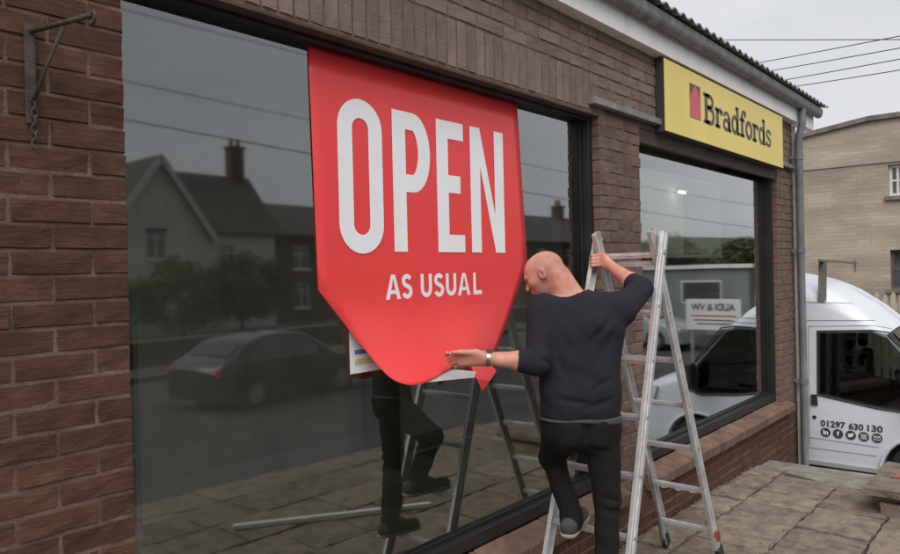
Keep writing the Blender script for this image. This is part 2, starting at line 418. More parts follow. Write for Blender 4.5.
# ================================================================== SHOP BUILDING
shop = empty('shop_building', (4.0, 0, 0), 'brown brick shop with two big plate glass windows and white fascia', 'shop')
def in_shop(o): o.parent = shop; o.matrix_parent_inverse = Matrix.Translation((-4.0, 0, 0)); return o
WX0, WX1, VX0, VX1, END = 1.07, 4.13, 4.70, 7.87, 8.45
HEAD = 2.785; SILLZ = .40
TOPZ = 3.44
core = MB()
c_ = .0045                                    # mortar set back behind the brick faces
core.box(-2.5, WX0 - c_, c_, .30, YARD - .05, HEAD)
core.box(WX1 + c_, VX0 - c_, c_, .30, YARD - .05, HEAD)
core.box(VX1 + c_, END, c_, .30, YARD - .05, HEAD)
core.box(WX0 - c_, WX1 + c_, c_, .30, YARD - .05, SILLZ - .075)
core.box(VX0 - c_, VX1 + c_, c_, .30, YARD - .05, SILLZ - .075)
core.box(-2.5, END, c_, .30, HEAD + .001, TOPZ)
wall = core.build('brick_wall', M_mortar, shop); in_shop(wall)
# the other walls, room inside
sh = MB()
sh.box(END - .3, END, .301, 9, YARD - .05, TOPZ); sh.box(-2.5, -2.2, .301, 9, YARD - .05, TOPZ); sh.box(-2.2, END - .3, 8.7, 9, YARD - .05, TOPZ)
in_shop(sh.build('side_wall', M_brick, shop))
rm = MB(); rm.box(-2.2, END - .3, .301, 8.7, -.2, .12)
in_shop(rm.build('shop_floor', M_infloor, shop))
rm = MB(); rm.box(-2.2, END - .3, .14, 8.7, 2.9, 3.0)
in_shop(rm.build('shop_ceiling', M_inwall, shop))
rm = MB(); rm.box(-2.2, END - .31, 2.6, 2.7, .12, 2.9)
in_shop(rm.build('shop_back_wall', M_inwall, shop))

# bricks -----------------------------------------------------------
BL, BH, BD = .2180, .0675, .10
PX_, PZ_ = .2265, .0755
def brick_mesh(l, h, d, seed, name, mt):
    rr = random.Random(seed); e = .0035
    vs = []; fs = []
    xs = [-l / 2 + e, -l / 6, l / 6, l / 2 - e]; zs = [-h / 2 + e, 0, h / 2 - e]
    if l < .13: xs = [-l / 2 + e, 0, l / 2 - e]
    nx = len(xs)
    for z in zs:
        for x in xs: vs.append((x + rr.uniform(-.002, .002), rr.uniform(-.0025, .002), z + rr.uniform(-.0015, .0015)))
    for j in range(2):
        for k in range(nx - 1): fs.append((j * nx + k, j * nx + k + 1, (j + 1) * nx + k + 1, (j + 1) * nx + k))
    ring = list(range(nx)) + [nx + nx - 1, 2 * nx + nx - 1] + [2 * nx + k for k in range(nx - 2, -1, -1)] + [nx]
    b0 = len(vs); nr = len(ring)
    for q in ring:
        x, y, z = vs[q]
        fx = 1 if x > 0 and abs(x) > l / 2 - 2 * e else (-1 if abs(x) > l / 2 - 2 * e else 0); fz = 1 if z > h / 4 else (-1 if z < -h / 4 else 0)
        vs.append((x + fx * e, .007, z + fz * e))
    for q in range(nr): vs.append((vs[b0 + q][0], d, vs[b0 + q][2]))
    for q in range(nr):
        r_ = (q + 1) % nr
        fs.append((ring[r_], ring[q], b0 + q, b0 + r_)); fs.append((b0 + r_, b0 + q, b0 + nr + q, b0 + nr + r_))
    me = bpy.data.meshes.new(name); me.from_pydata(vs, [], fs); me.update(); me.materials.append(mt)
    bm = bmesh.new(); bm.from_mesh(me); bmesh.ops.recalc_face_normals(bm, faces=bm.faces); bm.to_mesh(me); bm.free()
    return me
BM = (M_brick, M_brick_pier_glare, M_brick_lintel_glare)
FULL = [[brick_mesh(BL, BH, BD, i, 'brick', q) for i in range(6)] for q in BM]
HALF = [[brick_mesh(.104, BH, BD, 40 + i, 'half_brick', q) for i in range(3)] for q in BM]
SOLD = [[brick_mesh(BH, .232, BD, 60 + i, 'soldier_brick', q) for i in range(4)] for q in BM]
def glare_step(x, z): return 2 if z > HEAD + .02 else (1 if x > 4.1 and z > SILLZ - .1 else 0)  # how much glare is painted into a brick's colour, by position
bricks = []                                    # (mesh list, x centre, z centre, length)
ROW0 = 1.667
def rowz(k): return ROW0 + k * PZ_
def lay(x0, x1, k, from_right=False, start_half=False):
    z = rowz(k) + PZ_ / 2
    w = x1 - x0; p = 0.0; half = start_half
    items = []
    while p < w - .03:
        ln = PX_ / 2 if half else PX_
        half = False
        ln = min(ln, w - p + .0085)
        items.append((p, ln - .0085)); p += ln
    for p, ln in items:
        if ln < .03: continue
        c = (x1 - p - ln / 2) if from_right else (x0 + p + ln / 2)
        bricks.append(('f' if ln > .18 else 'h', c, z, ln))
KMIN = int(math.floor((YARD - ROW0) / PZ_)); KHEAD = 14
for k in range(-22, KHEAD + 1):                # piers either side of the windows
    odd = k % 2 == 0
    top = rowz(k) + PZ_ < HEAD + .02
    if not top: continue
    lay(-.62, WX0, k, True, odd)
    if rowz(k) > SILLZ - .15: lay(WX1, VX0, k, False, odd)
for k in range(-33, KHEAD + 1):
    if rowz(k) + PZ_ < HEAD + .02:
        if rowz(k) > SILLZ - .15: lay(VX1, END, k, False, k % 2 == 0)
        else: lay(VX1 - .001 + .18, END, k, False, k % 2 == 0)
for k in range(-33, -17):                       # below the sills
    if rowz(k) + PZ_ < SILLZ - .05:
        lay(2.2, VX1 + .175, k, True, k % 2 == 0)
x = -.6
while x < 4.0:                                  # soldier course over the first window
    bricks.append(('s', x + .0377, HEAD + .129, BH)); x += PZ_
kk = 18
ztop = HEAD + .25
r0 = 0
while ztop + PZ_ < TOPZ + .03:                  # courses above
    lay(-.4, 4.02, -99, True, r0 % 2 == 0) if False else None
    for side in (0,):
        w0, w1 = (-.4, 5.6)
        p = w0; half = r0 % 2 == 0
        while p < w1:
            ln = PX_ / 2 if half else PX_; half = False
            bricks.append(('f' if ln > .18 else 'h', p + ln / 2, ztop + PZ_ / 2, ln - .0085)); p += ln
    ztop += PZ_; r0 += 1
zz = HEAD + .10; r0 = 0
while zz + PZ_ < HEAD + .26:                    # two courses between steel angle and those, right of the soldiers
    p = 4.02; half = r0 % 2 == 1
    while p < 8.40:
        ln = PX_ / 2 if half else PX_; half = False
        ln = min(ln, 8.45 - p)
        bricks.append(('f' if ln > .18 else 'h', p + ln / 2, zz + PZ_ / 2 - .001, ln - .0085)); p += ln
    zz += PZ_; r0 += 1
p = 8.0
for k in range(7):                              # strip beside the sign, above the right pier
    z = HEAD + .25 + PZ_ * (k + .5)
    if z < TOPZ:
        bricks.append(('f', 8.15, z, BL)); bricks.append(('f', 8.15 + PX_ - .02, z, .16))
def score(b):
    px, py, d = proj((b[1], 0, b[2]))
    if not (-30 < px < 930 and -25 < py < 580): return -1
    if 4.97 < b[1] < 7.85 and b[2] > 2.83: return -1      # behind the sign
    h_ = (.24 if b[0] == 's' else .0755)
    a = proj((b[1] - b[3] / 2, 0, b[2])); c = proj((b[1] + b[3] / 2, 0, b[2]))
    return abs(c[0] - a[0]) * h_ * FPX / d
order = sorted(range(len(bricks)), key=lambda i: -score(bricks[i]))
single = set(i for i in order[:300] if score(bricks[i]) > 0)
stuff_v = []; stuff_f = []; stuff_m = []
brk = random.Random(5)
for i, (kind, bx_, bz_, ln) in enumerate(bricks):
    glare_i = glare_step(bx_, bz_); pool = {'f': FULL, 'h': HALF, 's': SOLD}[kind][glare_i]
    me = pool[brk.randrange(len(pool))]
    nominal = {'f': BL, 'h': .104, 's': BH}[kind]
    sx = ln / nominal; oy = brk.uniform(-.003, .003)
    if i in single:
        o = bpy.data.objects.new('brick', me); COL.objects.link(o); o.parent = wall
        o.matrix_parent_inverse = Matrix.Identity(4)
        o.location = (bx_, oy, bz_); o.scale = (sx, 1, 1)
    else:
        b0 = len(stuff_v)
        stuff_v += [(v.co.x * sx + bx_, v.co.y + oy, v.co.z + bz_) for v in me.vertices]
        stuff_f += [tuple(b0 + q for q in p_.vertices) for p_ in me.polygons]; stuff_m += [glare_i] * len(me.polygons)
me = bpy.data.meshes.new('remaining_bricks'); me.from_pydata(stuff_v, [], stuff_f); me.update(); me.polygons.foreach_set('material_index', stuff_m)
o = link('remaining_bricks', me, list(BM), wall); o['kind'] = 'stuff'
# brick returns of the piers (reveals) seen from the left
for x_, nm in ((WX1, 'a'), (VX1, 'b')):
    pass

# windows ----------------------------------------------------------
def window(x0, x1, name_label):
    f = MB()
    fy0, fy1 = .055, .16; fw = .05
    f.box(x0 + .001, x0 + .012, fy0, fy1, SILLZ, HEAD - .002)
    f.box(x1 - fw, x1 - .001, fy0, fy1, SILLZ, HEAD - .002)
    f.box(x0 + .013, x1 - fw, fy0 + .01, fy1, HEAD - .035, HEAD - .013)
    f.box(x0 + .013, x1 - fw, fy0, fy1, SILLZ, SILLZ + .07)
    fr = f.build('window_frame', M_frame, shop, bevel=.003); in_shop(fr)
    p_ = MB(); p_.add([(x0 + .008, GLASS_Y, SILLZ + .066), (x1 - fw + .004, GLASS_Y, SILLZ + .066), (x1 - fw + .004, GLASS_Y, HEAD - .032), (x0 + .008, GLASS_Y, HEAD - .032)], [(0, 1, 2, 3)])
    pm = bpy.data.meshes.new('pane'); pm.from_pydata(p_.v, [], [(0, 1, 2, 3)]); pm.update()      # normal towards the street
    g_ = link('pane', pm, M_glass, fr)
    bd = MB()                                   # glazing bead
    bd.box(x0 + .013, x1 - fw - .001, GLASS_Y - .018, GLASS_Y - .002, SILLZ + .07, SILLZ + .088)
    bd.box(x1 - fw - .016, x1 - fw, GLASS_Y - .018, GLASS_Y - .002, SILLZ + .089, HEAD - .036)
    bd.build('glazing_bead', M_frame, fr)
    return fr
window(WX0, WX1, 'left'); window(VX0, VX1, 'right')
# inner linings behind the frames
li = MB()
for a, b in ((WX0, WX1), (VX0, VX1)):
    li.box(a - .011, a + .001, .161, .299, SILLZ - .07, HEAD); li.box(b - .001, b + .011, .161, .299, SILLZ - .07, HEAD)
# sills: sloping clay tiles
def sill(x0, x1):
    b = MB(); b.box(x0 - .04, x1 + .17, -.05, .30, SILLZ - .14, SILLZ - .062)
    bs = b.build('window_sill', M_mortar, shop); in_shop(bs)
    n = int(round((x1 - x0 + .2) / .295)); w = (x1 - x0 + .2) / n
    for i in range(n):
        a = x0 - .03 + i * w + .003; c = a + w - .006
        j = rnd.uniform(-.003, .003)
        t = MB(); t.add([(a, -.085 + j, SILLZ - .125), (c, -.085 + j, SILLZ - .125), (c, .056, SILLZ - .07), (a, .056, SILLZ - .07),
                         (a, -.09 + j, SILLZ - .05 + j), (c, -.09 + j, SILLZ - .05 + j), (c, .056, SILLZ - .006 + j), (a, .056, SILLZ - .006 + j)],
                        [(0, 3, 2, 1), (4, 5, 6, 7), (0, 1, 5, 4), (1, 2, 6, 5), (2, 3, 7, 6), (3, 0, 4, 7)])
        t.build('sill_tile', M_sill, bs, bevel=.006)
sill(WX0, WX1); sill(VX0, VX1)

# steel angle and soffit over the right half
s_ = MB(); s_.box(4.0, END - .02, -.045, .011, HEAD + .045, HEAD + .088); in_shop(s_.build('lintel_angle', M_strip, shop, bevel=.004))
s_ = MB(); s_.box(VX0 - .5, END - .03, .004, .0115, HEAD + .002, HEAD + .044); s_.box(VX0 + .001, VX1 - .001, .013, .054, HEAD - .10, HEAD - .001); in_shop(s_.build('soffit_board', M_soffit, shop))
s_ = MB(); s_.box(WX0 + .001, WX1 - .001, .0, .30, HEAD - .012, HEAD - .001); in_shop(s_.build('lintel_plate', M_soffit, shop))

# fascia, gutter, corrugated roof
FZ0, FZ1 = 3.325, 3.60
xs = [-2.5, 1.5, 4.36, 4.72, 7.2, 9.0]
for a, b in zip(xs[:-1], xs[1:]):
    f = MB(); f.box(a + .003, b - .003, -.085, .011, FZ0, FZ1); in_shop(f.build('fascia_board', M_fascia, shop, bevel=.003))
gt = MB(); prof = [(-.086 - .046 + .046 * math.cos(R(t)), 3.52 + .06 * math.sin(R(t))) for t in range(0, -181, -20)]
prof = [(-.087, 3.555)] + prof[0:] + [(-.179, 3.555)]
prof_in = [(y + (.006 if y < -.13 else -.006), z + .006) for y, z in prof]
gp = prof + prof_in[::-1]
gt.prism(gp, lambda u, v, t: (t, u, v), -2.5, 9.02)
gut = gt.build('gutter', M_gutter, shop); in_shop(gut)
for i in range(12):
    b = MB(); x = -1.6 + i * .92
    b.prism([(y - (.004 if y < -.13 else 0), z - .004) for y, z in prof] + prof_in[::-1], lambda u, v, t: (t, u, v), x, x + .035)
    b.build('gutter_bracket', M_gutter, gut)
rf = MB(); nx = 1000; x0r, x1r = -2.6, 9.12
ys = [(-.215, 3.59), (.9, 3.83), (2.2, 4.1), (4.6, 4.62)]
vs = []
for y, z in ys:
    for i in range(nx + 1):
        x = x0r + (x1r - x0r) * i / nx; vs.append((x, y, z + .014 * math.sin(2 * math.pi * x / .146)))
for y, z in ys:
    for i in range(nx + 1):
        x = x0r + (x1r - x0r) * i / nx; vs.append((x, y, z - .009 + .014 * math.sin(2 * math.pi * x / .146)))
m_ = (nx + 1); k_ = len(ys) * m_
fs = []
for lay_ in (0, k_):
    for j in range(len(ys) - 1):
        for i in range(nx): fs.append((lay_ + j * m_ + i, lay_ + j * m_ + i + 1, lay_ + (j + 1) * m_ + i + 1, lay_ + (j + 1) * m_ + i))
for i in range(nx): fs.append((i, i + 1, k_ + i + 1, k_ + i))
for j in range(len(ys) - 1): fs.append((j * m_ + nx, (j + 1) * m_ + nx, k_ + (j + 1) * m_ + nx, k_ + j * m_ + nx))
rf.add(vs, fs); roof = rf.build('roof', M_roof, shop); in_shop(roof)
rb = MB(); rb.add([(x0r, 4.6, 4.62), (x1r, 4.6, 4.62), (x1r, 9.3, 3.6), (x0r, 9.3, 3.6)], [(0, 1, 2, 3)])
in_shop(rb.build('rear_roof', M_roof, shop))
gb = MB()
for x in (-2.5, END - .02): gb.prism([(.0, TOPZ), (9.0, TOPZ), (9.0, 3.55), (4.6, 4.5), (.0, 3.55)], lambda u, v, t: (t, u, v), x, x + .02)
in_shop(gb.build('gable_end', M_brick, shop))
ic = MB(); ic.box(-2.2, END - .3, .02, 8.7, 3.001, 3.03); in_shop(ic.build('roof_deck', M_soffit, shop))
# downpipe at the corner
dp = MB(); dp.tube([(8.335, -.132, 3.47), (8.335, -.132, 3.30), (8.31, -.105, 3.18), (8.31, -.10, 3.05), (8.31, -.10, YARD + .12), (8.31, -.16, YARD + .04)], .038, 16)
pipe = dp.build('downpipe', M_pipe, shop, smooth=True); in_shop(pipe)
for z in (2.95, 1.95, .55):
    c = MB(); c.tube([(8.31, -.10, z - .03), (8.31, -.10, z + .03)], .044, 16); c.bar((8.31, -.01, z), (8.31, -.10, z), .05, .03); c.build('pipe_clip', M_pipe, pipe, smooth=False)
w_ = MB(); w_.bar((8.395, -.03, 3.3), (8.395, -.03, -.7), .03, .03); in_shop(w_.build('white_conduit', mat('pvc_white', (.62, .62, .58), .5, noise=.15, nscale=5), shop))

# ================================================================== SHOP SIGN
SX0, SX1, SZ0, SZ1, SY = 4.965, 7.83, 2.785, 3.312, -.073
sign = empty('shop_sign', (6.4, SY, SZ0), 'yellow shop sign box reading Bradfords with red house emblem', 'sign')
def in_sign(o): o.parent = sign; o.matrix_parent_inverse = Matrix.Translation((-6.4, -SY, -SZ0)); return o
b = MB(); b.box(SX0, SX1, SY + .004, -.0005 - .046 + .04, SZ0, SZ1); in_sign(b.build('sign_box', M_signside, sign))
b = MB(); b.box(SX0 + .003, SX1 - .003, SY, SY + .0035, SZ0 + .003, SZ1 - .003); in_sign(b.build('sign_face', M_yellow, sign))
sf = lambda u, v, t: (u, SY - t, v)
b = MB(); ix0, ix1, iz0, iz1 = 5.425, 5.635, 2.955, 3.215
b.prism([(ix0, iz0 + .13), (ix1, iz0 + .13), (ix1, iz1), (ix0, iz1)], sf, .0005, .002); in_sign(b.build('emblem_ground', M_signdark, sign))
b = MB(); b.prism([(ix0, iz0), (ix1, iz0), (ix1, iz1 - .10), (ix0 + .15, iz1 - .035), (ix0 + .105, iz1 - .008), (ix0 + .06, iz1 - .035), (ix0, iz1 - .10)], sf, .0025, .004); in_sign(b.build('emblem_house', M_signred, sign))
# slab-serif word, letter by letter: strokes as (kind, points, width)
H_ = .245; XH = .165; BW = .046; TW = .022; SE = .026
def V(x, y0, y1, w=BW): return ('r', [(x, y0), (x, y1)], w)
def Hh(x0, x1, y, w=SE): return ('r', [(x0, y), (x1, y)], w)
def glyph(ch):
    if ch == 'B':
        return [V(.045, 0, H_), Hh(0, .10, SE / 2), Hh(0, .10, H_ - SE / 2), ('r', [(.06, H_ - .014)] + arc(.115, .188, .045, .043, 90, -90) + [(.06, .135)], .032), ('r', [(.06, .132)] + arc(.125, .072, .05, .058, 90, -90) + [(.06, .014)], .034)], .20
    if ch == 'r':
        return [V(.045, 0, XH), Hh(0, .095, SE / 2), Hh(.0, .05, XH - SE / 2), ('r', arc(.095, .105, .045, .05, 160, 45), .03), ('r', arc(.122, .135, .012, .012, 0, 360), .02)], .145
    if ch == 'a':
        return [V(.125, 0, .12), ('r', arc(.075, .11, .048, .045, 165, 0), .028), ('r', arc(.07, .052, .05, .042, 0, 360), .03), Hh(.12, .165, SE / 2)], .17
    if ch == 'd':
        return [V(.125, 0, H_), Hh(.085, .13, H_ - SE / 2), Hh(.12, .165, SE / 2), ('r', arc(.068, .082, .05, .07, 0, 360), .034)], .172
    if ch == 'f':
        return [V(.05, 0, .19), Hh(0, .10, SE / 2), Hh(0, .105, XH - SE / 2), ('r', arc(.092, .185, .042, .048, 180, 40), .03), ('r', arc(.118, .207, .010, .012, 0, 360), .02)], .118
    if ch == 'o':
        return [('r', arc(.08, .082, .057, .069, 0, 360, 20), .038)], .162
    if ch == 's':
        return [('r', arc(.068, .122, .042, .033, 20, 270, 14) + arc(.068, .045, .046, .034, 90, -160, 14), .030), V(.112, .115, .155, .018), V(.022, .01, .05, .018)], .138
gx = 0; word = []
for ch in 'Bradfords':
    st_, adv = glyph(ch); word.append((ch, gx, st_)); gx += adv
tx0, tx1, tz0 = 5.70, 7.44, 2.95
sc_ = (tx1 - tx0) / gx
for ch, x_, st_ in word:
    b = MB()
    for _, pts, w in st_:
        ribbon(b, [(tx0 + (x_ + p[0]) * sc_, tz0 + p[1] * .98) for p in pts], (w * sc_, w), sf, .0005, .003)
    in_sign(b.build('letter', M_signdark, sign))

# ================================================================== BANNER
BY = .1165
ban = empty('banner', (2.64, BY, 1.3), 'big red vinyl banner reading OPEN AS USUAL hanging on the window', 'banner')
def in_ban(o): o.parent = ban; o.matrix_parent_inverse = Matrix.Translation((-2.64, -BY, -1.3)); return o
def bend(z):                                    # sheet leaves the glass towards the bottom
    t = max(0, min(1, (1.69 - z) / .43)); return BY - .20 * t ** 1.7
def bpt(px, py, k=1.0):
    y = BY
    for _ in range(12):
        z = on_y(px, py, y)[2]; y = BY + (bend(z) - BY) * k
    return on_y(px, py, y)
Lc = [(318, 290), (334, 310.5), (350, 331), (363, 347.5), (374, 361), (382, 370), (389, 377), (396, 381.5), (405, 384.5)]
Rc = [(527, 262), (521, 281), (514, 302), (507, 322), (500, 341), (495, 353), (489, 362), (480, 368), (468, 371)]
bottom = [(405, 384.5), (412, 385.2), (420, 384.3), (428, 381.5), (436, 377.3), (443, 372), (449, 367.2), (457, 367), (468, 371)]
nu = 24
grid = []
TL, TR = np.array([1.895, BY, 2.752]), np.array([3.385, BY, 2.752])
Lp = bpt(*Lc[0]); Rp = bpt(*Rc[0])
for j in range(9):
    t = j / 8.0
    a = TL * (1 - t) + Lp * t; c = TR * (1 - t) + Rp * t
    grid.append([a + (c - a) * (i / nu) for i in range(nu + 1)])
nl = len(Lc)
for j in range(1, nl):
    row = []
    for i in range(nu + 1):
        u = i / nu; f = j / (nl - 1)
        # Coons-like blend down to the bottom curve
        a = np.array(Lc[j]); c = np.array(Rc[j])
        bi = u * (len(bottom) - 1); b0 = min(int(bi), len(bottom) - 2); bb = np.array(bottom[b0]) * (1 - (bi - b0)) + np.array(bottom[b0 + 1]) * (bi - b0)
        tl, tr = np.array(Lc[0]), np.array(Rc[0]); bl, br = np.array(bottom[0]), np.array(bottom[-1])
        # top edge in pixels of the lower patch
        q = proj(Lp + (Rp - Lp) * u); tp = np.array(q[:2])
        S = (1 - u) * a + u * c + (1 - f) * tp + f * bb - ((1 - u) * (1 - f) * tl + u * (1 - f) * tr + (1 - u) * f * bl + u * f * br)
        k = 1.0 - .45 * max(0, (u - .75) / .25)
        row.append(bpt(S[0], S[1], k))
    grid.append(row)
# underside curl: sheet turns back towards the glass below the lowest line
b = MB(); nr_ = len(grid)
b.add([p for r_ in grid for p in r_], [(j * (nu + 1) + i, j * (nu + 1) + i + 1, (j + 1) * (nu + 1) + i + 1, (j + 1) * (nu + 1) + i) for j in range(nr_ - 1) for i in range(nu)])
me = bpy.data.meshes.new('sheet'); me.from_pydata(b.v, [], b.f); me.update()
rr = random.Random(3)
for v in me.vertices:
    if 1.3 < v.co.z < 2.72: v.co.y -= .0012 * (1 + math.sin(v.co.x * 5 + v.co.z * 3.1) * math.sin(v.co.z * 6 - v.co.x * 2)) * min(1, (2.75 - v.co.z) * 2)
sheet = link('sheet', me, M_red, ban, smooth=True); in_ban(sheet)
me.materials.append(M_bannerback)
sol = sheet.modifiers.new('thick', 'SOLIDIFY'); sol.thickness = .0012; sol.offset = 0
# back of the sheet showing right of the hand, and the loose corner below it
fl = MB(); P_ = [bpt(427, 382.2, .98), bpt(438, 376.5, .95), bpt(449, 369, .93), bpt(462, 370, .86), bpt(476, 371.5, .8), bpt(474.5, 377.5, .8), bpt(458, 379, .88), bpt(442, 380.7, .93)]
fl.add(P_, [(0, 1, 7), (1, 2, 6, 7), (2, 3, 5, 6), (3, 4, 5)])
o = fl.build('folded_back', M_bannerback, ban); in_ban(o); o.modifiers.new('thick', 'SOLIDIFY').thickness = .0012
fl = MB(); P_ = [bpt(471, 367, .78), bpt(488, 360, .66), bpt(496.5, 371.0, .62), bpt(489.6, 381, .66), bpt(482.5, 391, .70), bpt(476.8, 379.0, .74)]
fl.add(P_, [(0, 1, 5), (1, 2, 3), (1, 3, 5), (5, 3, 4)])
o = fl.build('loose_corner', M_red, ban); in_ban(o); o.modifiers.new('thick', 'SOLIDIFY').thickness = .0012
# letters OPEN
LF = lambda u, v, t: (u * 1.0070, bend(v) - .0034 - t, 1.8 + (v - 1.8) * 1.0070)
z0, z1 = 1.902, 2.558
def stem(mb, x0, x1, a, c): mb.prism([(x0, a), (x1, a), (x1, c), (x0, c)], LF, 0, .0012)
b = MB(); ow, sw = .262, .083; cx = 2.156; rx = (ow - sw) / 2
ribbon(b, arc(cx, z1 - .118, rx, .118 - sw / 2 + .01, 0, 180, 16) + arc(cx, z0 + .118, rx, .118 - sw / 2 + .01, 180, 360, 16), sw, LF, 0, .0012, closed=True)
in_ban(b.build('letter', M_white, ban))
b = MB(); px0 = 2.353; stem(b, px0, px0 + .086, z0, z1)
ribbon(b, [(px0 + .086, z1 - .042)] + arc(px0 + .135, z1 - .188, .08, .146, 90, -90, 16) + [(px0 + .086, z1 - .334)], (.084, .083), LF, 0, .0012)
in_ban(b.build('letter', M_white, ban))
b = MB(); ex0, ex1 = 2.658, 2.866; stem(b, ex0, ex0 + .086, z0, z1); stem(b, ex0 + .086, ex1, z1 - .088, z1); stem(b, ex0 + .086, ex1, z0, z0 + .088); stem(b, ex0 + .086, ex1 - .028, (z0 + z1) / 2 - .03, (z0 + z1) / 2 + .058)
in_ban(b.build('letter', M_white, ban))
b = MB(); nx0, nx1 = 2.922, 3.212; stem(b, nx0, nx0 + .082, z0, z1); stem(b, nx1 - .082, nx1, z0, z1); b.prism([(nx0 + .082, z1), (nx1 - .082, z0 + .20), (nx1 - .082, z0), (nx0 + .082, z1 - .20)], LF, 0, .0012)
in_ban(b.build('letter', M_white, ban))
# AS USUAL
z0, z1 = 1.684, 1.797; t_ = .021
def small(ch, x0, w):
    b = MB(); H2 = z1 - z0; xm = x0 + w / 2
    q = lambda pts, ww=t_: ribbon(b, pts, ww, LF, 0, .0012)
    if ch == 'A':
        b.prism([(x0, z0), (x0 + .023, z0), (xm + .004, z1), (xm - .012, z1)], LF, 0, .0012); b.prism([(x0 + w - .023, z0), (x0 + w, z0), (xm + .012, z1), (xm - .004, z1)], LF, .0001, .0013); b.prism([(x0 + .02, z0 + .024), (x0 + w - .02, z0 + .024), (x0 + w - .025, z0 + .042), (x0 + .025, z0 + .042)], LF, .0002, .0014)
    if ch == 'S':
        q(arc(xm, z1 - .031, w / 2 - .011, .022, 25, 265, 14) + arc(xm, z0 + .033, w / 2 - .009, .024, 85, -160, 14))
    if ch == 'U':
        q([(x0 + .011, z1), (x0 + .011, z0 + .04)] + arc(xm, z0 + .042, w / 2 - .011, .031, 185, 355, 14) + [(x0 + w - .011, z0 + .04), (x0 + w - .011, z1)])
    if ch == 'L':
        b.prism([(x0, z0), (x0 + t_, z0), (x0 + t_, z1), (x0, z1)], LF, 0, .0012); b.prism([(x0 + t_ - .002, z0), (x0 + w, z0), (x0 + w, z0 + .021), (x0 + t_ - .002, z0 + .021)], LF, .0001, .0013)
    in_ban(b.build('letter', M_white, ban))
for ch, a, c in (('A', 2.290, 2.386), ('S', 2.395, 2.463), ('U', 2.523, 2.603), ('S', 2.620, 2.690), ('U', 2.707, 2.787), ('A', 2.800, 2.898), ('L', 2.925, 2.995)):
    small(ch, a, c - a)

# notice sheet stuck on the glass behind the banner edge
nt_ = empty('notice_sheet', (2.2, .113, 1.38), 'small white paper notice on the glass half hidden by red banner', 'notice')
def in_n(o): o.parent = nt_; o.matrix_parent_inverse = Matrix.Translation((-2.2, -.113, -1.38)); return o
b = MB(); b.box(2.085, 2.305, .1182, .1192, 1.37, 1.672); in_n(b.build('paper', mat('paper_white', (.80, .83, .86), .6, noise=.03, nscale=6), nt_))
b = MB(); b.box(2.112, 2.28, .1174, .1180, 1.452, 1.472); in_n(b.build('printed_line', mat('print_blue', (.12, .22, .45), .6, noise=.1, nscale=20), nt_))
b = MB(); b.box(2.112, 2.28, .1174, .1180, 1.405, 1.432); in_n(b.build('printed_line', mat('print_yellow', (.62, .58, .25), .6, noise=.1, nscale=20), nt_))

# ================================================================== WALL BRACKET
br = empty('wall_bracket', (.80, 0, 2.26), 'rusty iron bracket with chain bolted high on the left brick pier', 'bracket')
def in_b(o): o.parent = br; o.matrix_parent_inverse = Matrix.Translation((-.80, 0, -2.26)); return o
b = MB(); b.bar((.795, -.012, 2.535), (.795, -.012, 2.25), .028, .01, up=(0, 1, 0)); in_b(b.build('wall_plate', M_iron, br, bevel=.002))
b = MB(); b.tube([(.797, -.02, 2.512), (.84, -.16, 2.516), (.868, -.25, 2.52)], .0075, 8); in_b(b.build('arm', M_iron, br, smooth=True))
b = MB(); b.tube([(.797, -.02, 2.31), (.815, -.07, 2.40), (.835, -.145, 2.505)], .0055, 8); in_b(b.build('stay', M_iron, br, smooth=True))
b = MB(); b.tube([(.868 + .0, -.25 + .016 * math.cos(R(t)), 2.512 + .016 * math.sin(R(t))) for t in range(0, 361, 30)], .005, 6); in_b(b.build('ring', M_iron, br, smooth=True))
b = MB()
for i in range(6):
    z = 2.30 - i * .022
    b.tube([(.797 + (.008 * math.cos(R(t)) if i % 2 else 0), -.026 + (0 if i % 2 else .008 * math.cos(R(t))), z + .014 * math.sin(R(t))) for t in range(0, 361, 45)], .003, 5)
in_b(b.build('chain', M_iron, br, smooth=True))

